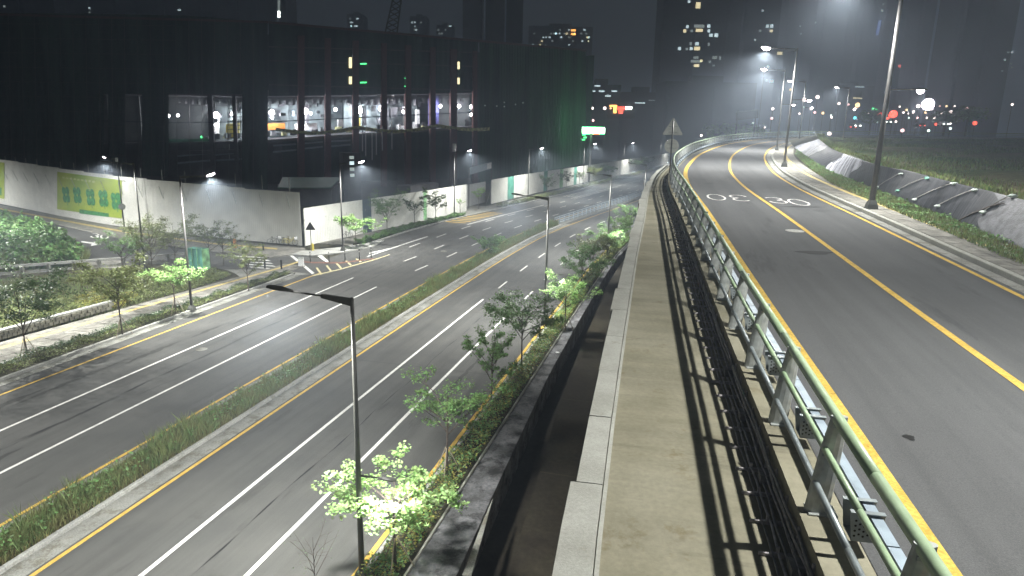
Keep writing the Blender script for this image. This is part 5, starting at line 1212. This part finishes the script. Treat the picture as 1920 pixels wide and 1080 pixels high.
# ================================================================== CITY BEYOND
def tower(label, px0, px1, top, dist, m, wins, base=240, depth=22, bal=None, name='apartment_tower', cat='tower'):
    a = at_dist(px0, top, dist); b = at_dist(px1, top, dist); t = thing(name, label, cat, ((a.x + b.x) / 2, dist, 0), worldpts=True)
    w = b.x - a.x; H = a.z
    MB().box(((a.x + b.x) / 2, dist + depth / 2, H / 2), (w, depth, H)).build('wall', m, t)
    nb = max(1, int(w / 9))
    for k in range(nb):                                           # projecting bays give the vertical relief of flats
        if nb > 1 and k % 2: continue
        x = a.x + w * (k + .5) / nb; MB().box((x, dist - .5, H / 2 - 1), (w / nb * .8, 1.2, H - 2)).build('bay', m, t)
    MB().box(((a.x + b.x) / 2, dist + depth / 2, H + 1.5), (w * .35, depth * .4, 3)).build('roof_house', m, t)
    for (x, y, ww, hh, mm) in wins:
        p = at_dist(x, y, dist - 1.3); s_ = dist / F_PX; MB().box((p.x, p.y, p.z), (ww * s_, .3, hh * s_)).build('window', mm, t)
    return t
rw_ = random.Random(5)
def wins(x0, x1, y0, y1, n, mats_, w=(2, 4), h=(2, 3)): return [(rw_.uniform(x0, x1), round(rw_.uniform(y0, y1) / 7) * 7, rw_.uniform(*w), rw_.uniform(*h), rw_.choice(mats_)) for _ in range(n)]
tower('dark lit tower block behind the end of the netted building with the most windows', 1250, 1400, -60, 430, 'tower_b',
      [(1309, 10, 8, 10, 'win_warm'), (1289, 50, 4, 5, 'win_cool'), (1311, 49, 18, 5, 'win_dim'), (1311, 57, 12, 5, 'win_warm'), (1329, 49, 5, 5, 'win_cool'), (1329, 58, 4, 5, 'win_cool'), (1284, 58, 5, 5, 'win_warm'), (1297, 58, 4, 4, 'win_dim'), (1333, 66, 6, 5, 'win_cool'), (1343, 66, 6, 6, 'win_cool'), (1307, 82, 6, 5, 'win_cool'), (1295, 82, 4, 5, 'win_dim'), (1274, 91, 5, 5, 'win_cool'), (1307, 91, 10, 6, 'win_warm'), (1296, 91, 5, 5, 'win_cool'), (1288, 92, 4, 4, 'win_dim'), (1329, 83, 3, 5, 'win_dim'), (1305, 108, 9, 4, 'win_dim'), (1340, 108, 8, 5, 'win_dim'), (1350, 109, 3, 6, 'win_dim'), (1305, 115, 18, 4, 'win_dim'), (1315, 114, 4, 4, 'win_warm'), (1331, 116, 4, 4, 'win_dim'), (1306, 123, 9, 5, 'win_warm'), (1338, 123, 4, 3, 'win_dim'), (1310, 153, 3, 7, 'win_cool'), (1317, 153, 4, 7, 'win_cool'), (1292, 3, 4, 4, 'win_cool')])
tower('dim tower right behind the brightest street lamp, with small cool windows', 1405, 1475, -80, 520, 'tower_b', [(1439, 49, 5, 5, 'win_cool'), (1447, 49, 5, 5, 'win_cool'), (1446, 58, 5, 4, 'win_warm'), (1425, 58, 4, 4, 'win_dim'), (1416, 75, 3, 3, 'win_cool'), (1430, 20, 3, 3, 'win_cool'), (1462, 100, 9, 5, 'win_warm'), (1440, 125, 4, 4, 'win_cool'), (1447, 152, 6, 5, 'win_cool'), (1437, 151, 4, 4, 'win_dim')])
tower('pale grey slab tower rising above the roof right of the crane', 868, 905, -120, 380, 'tower_c', [], name='apartment_tower')
tower('second pale slab tower above the roof right of the crane', 912, 948, -120, 400, 'tower_c', [])
tower('narrow grey tower standing third to the right of the crane', 952, 984, -120, 430, 'tower_a', [])
for i, (a, b, t_, d, m_, w_) in enumerate(((-40, 30, -90, 330, 'tower_b', [(8, 12, 3, 3, 'win_dim')]), (36, 110, -90, 420, 'tower_a', []), (120, 205, -90, 450, 'tower_a', [(167, 15, 4, 2, 'win_cool'), (167, 23, 4, 2, 'win_dim')]), (215, 330, -90, 480, 'tower_a', []), (340, 440, -90, 460, 'tower_b', [(336, 19, 5, 2, 'win_cool')]), (444, 512, -90, 500, 'tower_a', [(457, 7, 4, 4, 'win_cool'), (458, 31, 4, 3, 'win_warm'), (465, 1, 5, 3, 'win_dim')]))):
    tower(['dark tower at the top left corner above the netted roof', 'second dark tower from the left edge above the netted roof', 'grey tower above the roof with two tiny windows', 'widest plain grey tower above the left half of the roof', 'dark tower with one small light at its left edge', 'grey tower just left of the bright vertical light strip'][i], a, b, t_, d, m_, w_)
tower('slender tower marked by a bright white vertical strip of lights', 516, 530, -100, 460, 'tower_a', [(523, y, 4, 5, 'neon_white' if y > 20 else 'win_dim') for y in range(0, 33, 6)])
tower('distant dim block with small lights left of the crane', 650, 680, 26, 700, 'tower_a', wins(656, 672, 32, 52, 9, ['win_cool', 'win_dim']))
tower('distant dim block with small lights right of the crane', 768, 800, 30, 700, 'tower_a', wins(771, 790, 36, 60, 7, ['win_cool', 'win_dim']))
tower('low distant block just above the roof, right of the crane lights', 818, 850, 46, 720, 'tower_a', wins(820, 846, 50, 62, 9, ['win_cool', 'win_dim']))
tower('far row of flats peppered with white and orange lights above the roof end', 992, 1112, 48, 620, 'tower_a', wins(997, 1108, 56, 84, 34, ['win_cool', 'win_cool', 'win_dim', 'win_warm']) + [(1075, 57, 8, 3, 'neon_orange'), (1075, 64, 8, 3, 'neon_orange')])
for i, (a, b, t_, d, m_, w_) in enumerate(((1490, 1545, -90, 560, 'tower_a', wins(1500, 1540, 40, 120, 3, ['win_dim'])), (1560, 1625, -90, 600, 'tower_a', []), (1630, 1672, -60, 640, 'tower_a', [(1650 - k * .9, 40 + k * 4, 4, 2.5, 'win_blue') for k in range(7)] + [(1656, 8, 3, 3, 'win_dim'), (1654, 20, 3, 3, 'win_cool')]), (1690, 1735, -60, 660, 'tower_a', []), (1742, 1768, -60, 620, 'tower_b', [(1762.5 - k * .62, 20 + k * 4.4, 4 if k < 9 else 3.4, 2.2, 'win_blue' if k < 9 else 'win_dim') for k in range(24)] + [(1744, 136 + 4 * k, 5, 1.5, 'win_dim') for k in range(5)]), (1776, 1812, 108, 560, 'tower_a', [(1777, 108, 7, 3, 'win_cool'), (1796, 115, 8, 3, 'win_cool'), (1798, 124, 4, 3, 'win_dim')] + wins(1782, 1806, 176, 196, 9, ['win_cool', 'win_dim'])), (1815, 1865, -60, 420, 'tower_b', wins(1830, 1862, 40, 150, 4, ['win_dim'])), (1868, 1925, -60, 400, 'tower_b', wins(1872, 1900, 90, 150, 6, ['win_dim', 'win_cool'])))):
    tower(['hazy tower right of the upper road lamps', 'broad hazy tower left of the nearest tall lamp post', 'hazy tower with a short blue light column', 'plain hazy tower right of the nearest tall lamp post', 'slim tower with the long blue and white light column', 'lower tower with white roof lights above the bright intersection', 'dark tower second from the right edge', 'dark tower at the right edge with few lights'][i], a, b, t_, d, m_, w_)
for i, (a, b, t_, d, lb, w_) in enumerate(((1098, 1165, 158, 330, 'low pale lit building beyond the end of the netted building', [(x, y, 10, 2, 'win_cool') for x, y in ((1103, 160), (1120, 161), (1111, 171), (1128, 171), (1152, 171), (1140, 180))]), (1165, 1250, 172, 360, 'long low dark building behind the red shop lights', [(1200, 193, 18, 1.5, 'win_cool'), (1222, 188, 12, 1.2, 'win_dim')]), (1570, 1640, 160, 520, 'low block with strip lights left of the nearest lamp post', [(1612, 163, 16, 1.5, 'win_cool'), (1608, 184, 16, 1.8, 'win_warm')]), (1250, 1420, 152, 300, 'long unlit low building across the middle distance', []))):
    tower(lb, a, b, t_, d, 'tower_b' if i else 'tower_a', w_, name='low_building', cat='building')
# crane
cr_ = thing('tower_crane', 'dark lattice crane boom rising from behind the netted roof', 'crane', (-80, 260, 0), worldpts=True)
c0, c1_ = at_dist(722, 62, 300), at_dist(745, -40, 300); c2_ = c0 + Vector((5, 0, 0)); c3 = c1_ + Vector((2.6, 0, 0))
b = MB(); b.tube([Vector((c0.x, c0.y, 0)), c0, c1_], .35, 5).tube([Vector((c2_.x, c2_.y, 0)), c2_, c3], .35, 5); b.build('boom_chord', 'black', cr_)
for k in range(10):
    f0, f1 = k / 10, (k + 1) / 10; MB().tube([c0.lerp(c1_, f0), c2_.lerp(c3, f1)], .22, 4).tube([c2_.lerp(c3, f0), c0.lerp(c1_, f1)], .22, 4).build('lattice_bar', 'black', cr_)
q = at_dist(752, -20, 300); MB().tube([c1_, q, at_dist(752, 8, 300)], .3, 5).build('hook_cable', 'black', cr_)
# illuminated signs
q = [at_dist(x, y, 185) for x, y in ((1092, 249), (1134, 249.5), (1134, 240), (1092, 239))]
t = thing('neon_sign', 'long glowing white sign with green glow at the corner of the netted building', 'lit sign', (q[0].x, 185, 0), worldpts=True)
MB().slabpoly(q, (0, .4, 0)).build('light_panel', 'neon_white', t); MB().slabpoly([p + Vector((0, .5, 0)) + (Vector((0, 0, .2)) if i > 1 else Vector((0, 0, -.35))) for i, p in enumerate(q)], (0, .3, 0)).build('frame', 'green_on', t)
MB().slabpoly([at_dist(x, y, 184.8) for x, y in ((1113, 252), (1124, 252), (1124, 249.5), (1113, 249.5))], (0, .2, 0)).build('red_tab', 'red_on', t)
for x, y in ((1095, 254), (1097, 259), (1094, 263)): MB().slabpoly([at_dist(x - 3, y, 184.5), at_dist(x + 3, y, 184.5), at_dist(x + 3, y - 2.5, 184.5), at_dist(x - 3, y - 2.5, 184.5)], (0, .2, 0)).build('green_letter', 'green_on', t)
p = at_dist(1110, 244, 184)
for n_ in (0,):
    dl = bpy.data.lights.new('neon_glow', 'AREA'); dl.shape = 'RECTANGLE'; dl.size = 8; dl.size_y = 1.6; dl.energy = 800; dl.color = (.25, 1, .4); o = bpy.data.objects.new('neon_glow', dl); COL.objects.link(o); o.parent = t; o.location = p - Vector(t.location); o.rotation_euler = (R_(90), 0, 0)
MB().tube([(p.x, 185.6, 0), (p.x, 185.6, p.z)], .3, 6).build('mast', 'pole', t)
t = thing('shop_sign', 'red and amber shop signs glowing beyond the neon sign', 'lit sign', (at_dist(1160, 205, 300).x, 300, 0), worldpts=True)
for x0, y0, x1, y1, m_ in ((1150, 198, 1156, 212, 'neon_orange'), (1157, 200, 1172, 206, 'red_on'), (1160, 206, 1168, 213, 'red_on'), (1173, 200, 1185, 205, 'neon_white'), (1143, 197, 1157, 200, 'neon_orange')):
    MB().slabpoly([at_dist(x, y, 300) for x, y in ((x0, y1), (x1, y1), (x1, y0), (x0, y0))], (0, .3, 0)).build('sign_panel', m_, t)
MB().slabpoly([at_dist(x, y, 301) for x, y in ((1138, 222), (1190, 222), (1190, 194), (1138, 194))], (0, .6, 0)).build('board', 'tower_b', t)
# distant lamps of the streets behind: each a post with a glowing head
def far_light(px, py, dist, r, m='lamp_warm', label='', kind='street_lamp', cat='street lamp', group='small far street lamps'):
    p = at_dist(px, py, dist); t = thing(kind, label, cat, (p.x, p.y, 0), group=group); globe('lamp_globe', p, r, m, None).parent = t
    g_ = [c for c in t.children][0]; g_.location = (0, 0, p.z); MB().tube([(0, .1, -1.6), (0, .1, p.z)], .08, 5).build('pole', 'pole', t); return t
fl = [(1433, 132, 190, .5), (1449, 204, 200, .45), (1508, 187, 230, .75), (1533, 182, 240, .75), (1499, 213, 260, .4), (1507, 201, 300, .35), (1521, 204, 250, .55), (1528, 211, 250, .55), (1543, 212, 240, .55), (1559, 220, 260, .5), (1558, 216, 260, .35), (1573, 194, 260, .6), (1608, 197, 300, 1.2), (1591, 196, 300, .5), (1603, 204, 300, .7), (1627, 213, 280, .6), (1555, 251, 150, .5), (1692, 245, 170, .55), (1741, 245, 170, .38), (1782, 241, 180, .35), (1782, 232, 200, .3), (1722, 199, 300, 1.0), (1700, 206, 320, .6), (1713, 209, 320, .6), (1735, 211, 320, .6), (1748, 205, 330, .5), (1687, 200, 330, .5), (1694, 211, 300, .5), (1813, 203, 300, .9), (1783, 211, 280, 1.0), (1765, 213, 300, .6), (1898, 196, 260, .5), (1145, 203, 300, .5), (1111, 203, 260, .55), (1134, 203, 260, .7), (1112, 226, 230, .5), (1447, 222, 220, .5), (1412, 231, 230, .35), (1434, 239, 200, .25), (1315, 254, 220, .45), (1482, 168, 320, .5), (1775, 199, 320, .5), (1790, 199, 320, .4), (1703, 153 + 60, 340, .4), (1752, 221, 300, .6), (1738, 221, 300, .5), (1720, 221, 300, .5), (1704, 221, 300, .4), (1644, 228, 260, .4), (1680, 228, 280, .5), (1712, 212, 340, .4), (1762, 199, 330, .4)]
ORD = ['first', 'second', 'third', 'fourth', 'fifth', 'sixth', 'seventh', 'eighth', 'ninth', 'tenth', 'eleventh', 'twelfth', 'thirteenth', 'fourteenth', 'fifteenth', 'sixteenth', 'seventeenth', 'eighteenth']
cnt = {}
for i, (x, y, d, r) in enumerate(sorted(fl)):
    reg = 'around the red shop signs' if x < 1250 else 'left of the second upper lamp post' if x < 1475 else 'right beside the second upper lamp post' if x < 1550 else 'left of the nearest upper lamp post' if x < 1645 else 'right of the nearest upper lamp post' if x < 1739 else 'at the far right end'
    cnt[reg] = cnt.get(reg, 0) + 1; far_light(x, y, d, r * .8, ('lamp_warm', 'lamp_pink', 'lamp_warm', 'lamp_amber', 'lamp_warm', 'lamp_cool', 'lamp_warm')[i % 7], f'{ORD[cnt[reg] - 1]} from the left of the tiny lamps {reg}')
far_light(1740, 196, 290, 2.3, 'lamp_on', 'largest white blazing lamp over the far intersection', group=None)
far_light(1603, 221, 250, .5, 'teal_on', 'small teal signal light left of the nearest tall lamp post', 'traffic_light', 'traffic light', None)
for x, y, lb in ((1637, 204, 'left'), (1643, 206, 'right')): far_light(x, y, 300, .5, 'green_on', f'small green signal light near the tall lamp post, {lb} of a pair', 'traffic_light', 'traffic light', None)
for i, (x, y, d, r) in enumerate(((1650, 217, 240, 1.2), (1662, 220, 240, 1.0), (1675, 214, 240, 1.3), (1755, 233, 220, .4), (1828, 231, 220, .6), (1687, 124, 500, .9))):
    far_light(x, y, d, r, 'red_on', ['red light left of the tall lamp post', 'red light behind the tall lamp post', 'red light right of the tall lamp post', 'small red light over the far road', 'red light near the right end of the far road', 'faint red beacon high right of the tall lamp post'][i], 'red_light', 'red light', None)
def car(px, py, d, rz, label, m='white_paint', lights='neon_white', sc_=1.0):
    p = at_dist(px, py, d); t = thing('car', label, 'car', (p.x, p.y, p.z - .6), rz=rz, group='cars on the far road')
    b = MB(); prof = [(-2.1, .35), (-2.1, .85), (-1.5, .95), (-.9, 1.4), (.6, 1.4), (1.2, .95), (2.1, .8), (2.1, .35)]; b.slabpoly([Vector((x, -.85, z)) for x, z in prof], (0, 1.7, 0)); b.build('body', m, t)
    for x in (-1.3, 1.3):
        for y in (-.8, .8): MB().tube([(x, y - .1, .33), (x, y + .1, .33)], .33, 10).build('wheel', 'black', t)
    for y in (-.6, .6): MB().box((2.12, y, .65), (.06, .35, .22)).build('headlight', lights, t); MB().box((-2.12, y, .7), (.06, .35, .2)).build('tail_light', 'red_on', t)
    return t
car(1607, 236, 190, R_(250), 'car with dazzling white headlights left of the nearest tall lamp post'); car(1598, 239, 190, R_(70), 'car with red tail lights beside the dazzling one', 'black')
car(1724, 236, 200, R_(80), 'car showing red tail lights on the far road', 'black'); car(1664, 229, 210, R_(250), 'car with pink white lights just behind the tall lamp post'); car(1768, 233, 210, R_(260), 'small white car near the right end of the far road')
# far road, bank and railing in the distance
a = at_dist(1300, 258, 200)
g = MB(); zf = 11.2; pts = [at_dist(x, y, d) for x, y, d in ((1480, 262, 150), (2000, 262, 175), (2300, 240, 420), (1250, 240, 420))]
g.quadv(*[(p.x, p.y, zf) for p in pts]); structure(g.build('far_ground', 'field'))
g = MB(); p0, p1 = at_dist(1440, 243, 196), at_dist(2050, 236, 214)
g.slabpoly([(p0.x, p0.y, 13.2), (p1.x, p1.y, 13.2), (p1.x, p1.y + 14, 13.2), (p0.x, p0.y + 14, 13.2)], (0, 0, -2.2)); structure(g.build('far_road', 'asphalt'))
fr = thing('far_parapet', 'pale parapet line of the far road across the right side', 'parapet', (p0.x, p0.y, 13), worldpts=True)
MB().slabpoly([(p0.x, p0.y - .3, 13.2), (p1.x, p1.y - .3, 13.2), (p1.x, p1.y - .3, 14.2), (p0.x, p0.y - .3, 14.2)], (0, .25, 0)).build('parapet_wall', 'kerb', fr)
for i, (x0, x1, y0, d, lb) in enumerate(((1795, 1840, 207, 210, 'dark green trees left of the far right road end'), (1620, 1650, 212, 230, 'dim green trees left of the tall lamp post'), (1760, 1790, 214, 230, 'green trees among the far lights'), (1330, 1430, 238, 205, 'dim hedge trees beyond the bend'))):
    lv = MB(); rr = random.Random(i); pa, pb = at_dist(x0, y0, d), at_dist(x1, y0, d); 
    for k in range(9): leaf_faces(lv, pa.lerp(pb, k / 8) + Vector((0, rr.uniform(-2, 2), -1.0)), 2.4, 130, .8, rr, .9)
    t = thing('tree_clump', lb, 'trees', (pa.x, pa.y, 0), worldpts=True); lv.build('crown', 'leaf', t); MB().tube([(pa.lerp(pb, .5).x, d, 8), (pa.lerp(pb, .5).x, d, pa.z)], .3, 6).build('trunk', 'bark', t)

# ================================================================== NIGHT HAZE
hz = bpy.data.meshes.new('haze'); b = MB().box((0, 530, 97.4), (1400, 1160, 200)); hz.from_pydata(b.v, [], b.f)
ho_ = bpy.data.objects.new('haze', hz); COL.objects.link(ho_); ho_['kind'] = 'stuff'
m = bpy.data.materials.new('haze'); m.use_nodes = True; nt = m.node_tree; nt.nodes.clear(); mo = nt.nodes.new('ShaderNodeOutputMaterial'); pv = nt.nodes.new('ShaderNodeVolumePrincipled')
pv.inputs['Color'].default_value = (.70, .82, 1.0, 1); pv.inputs['Density'].default_value = .0022; pv.inputs['Anisotropy'].default_value = .40
nt.links.new(pv.outputs[0], mo.inputs['Volume']); hz.materials.append(m)
for o in list(bpy.data.objects):
    if '_w' in o: del o['_w']
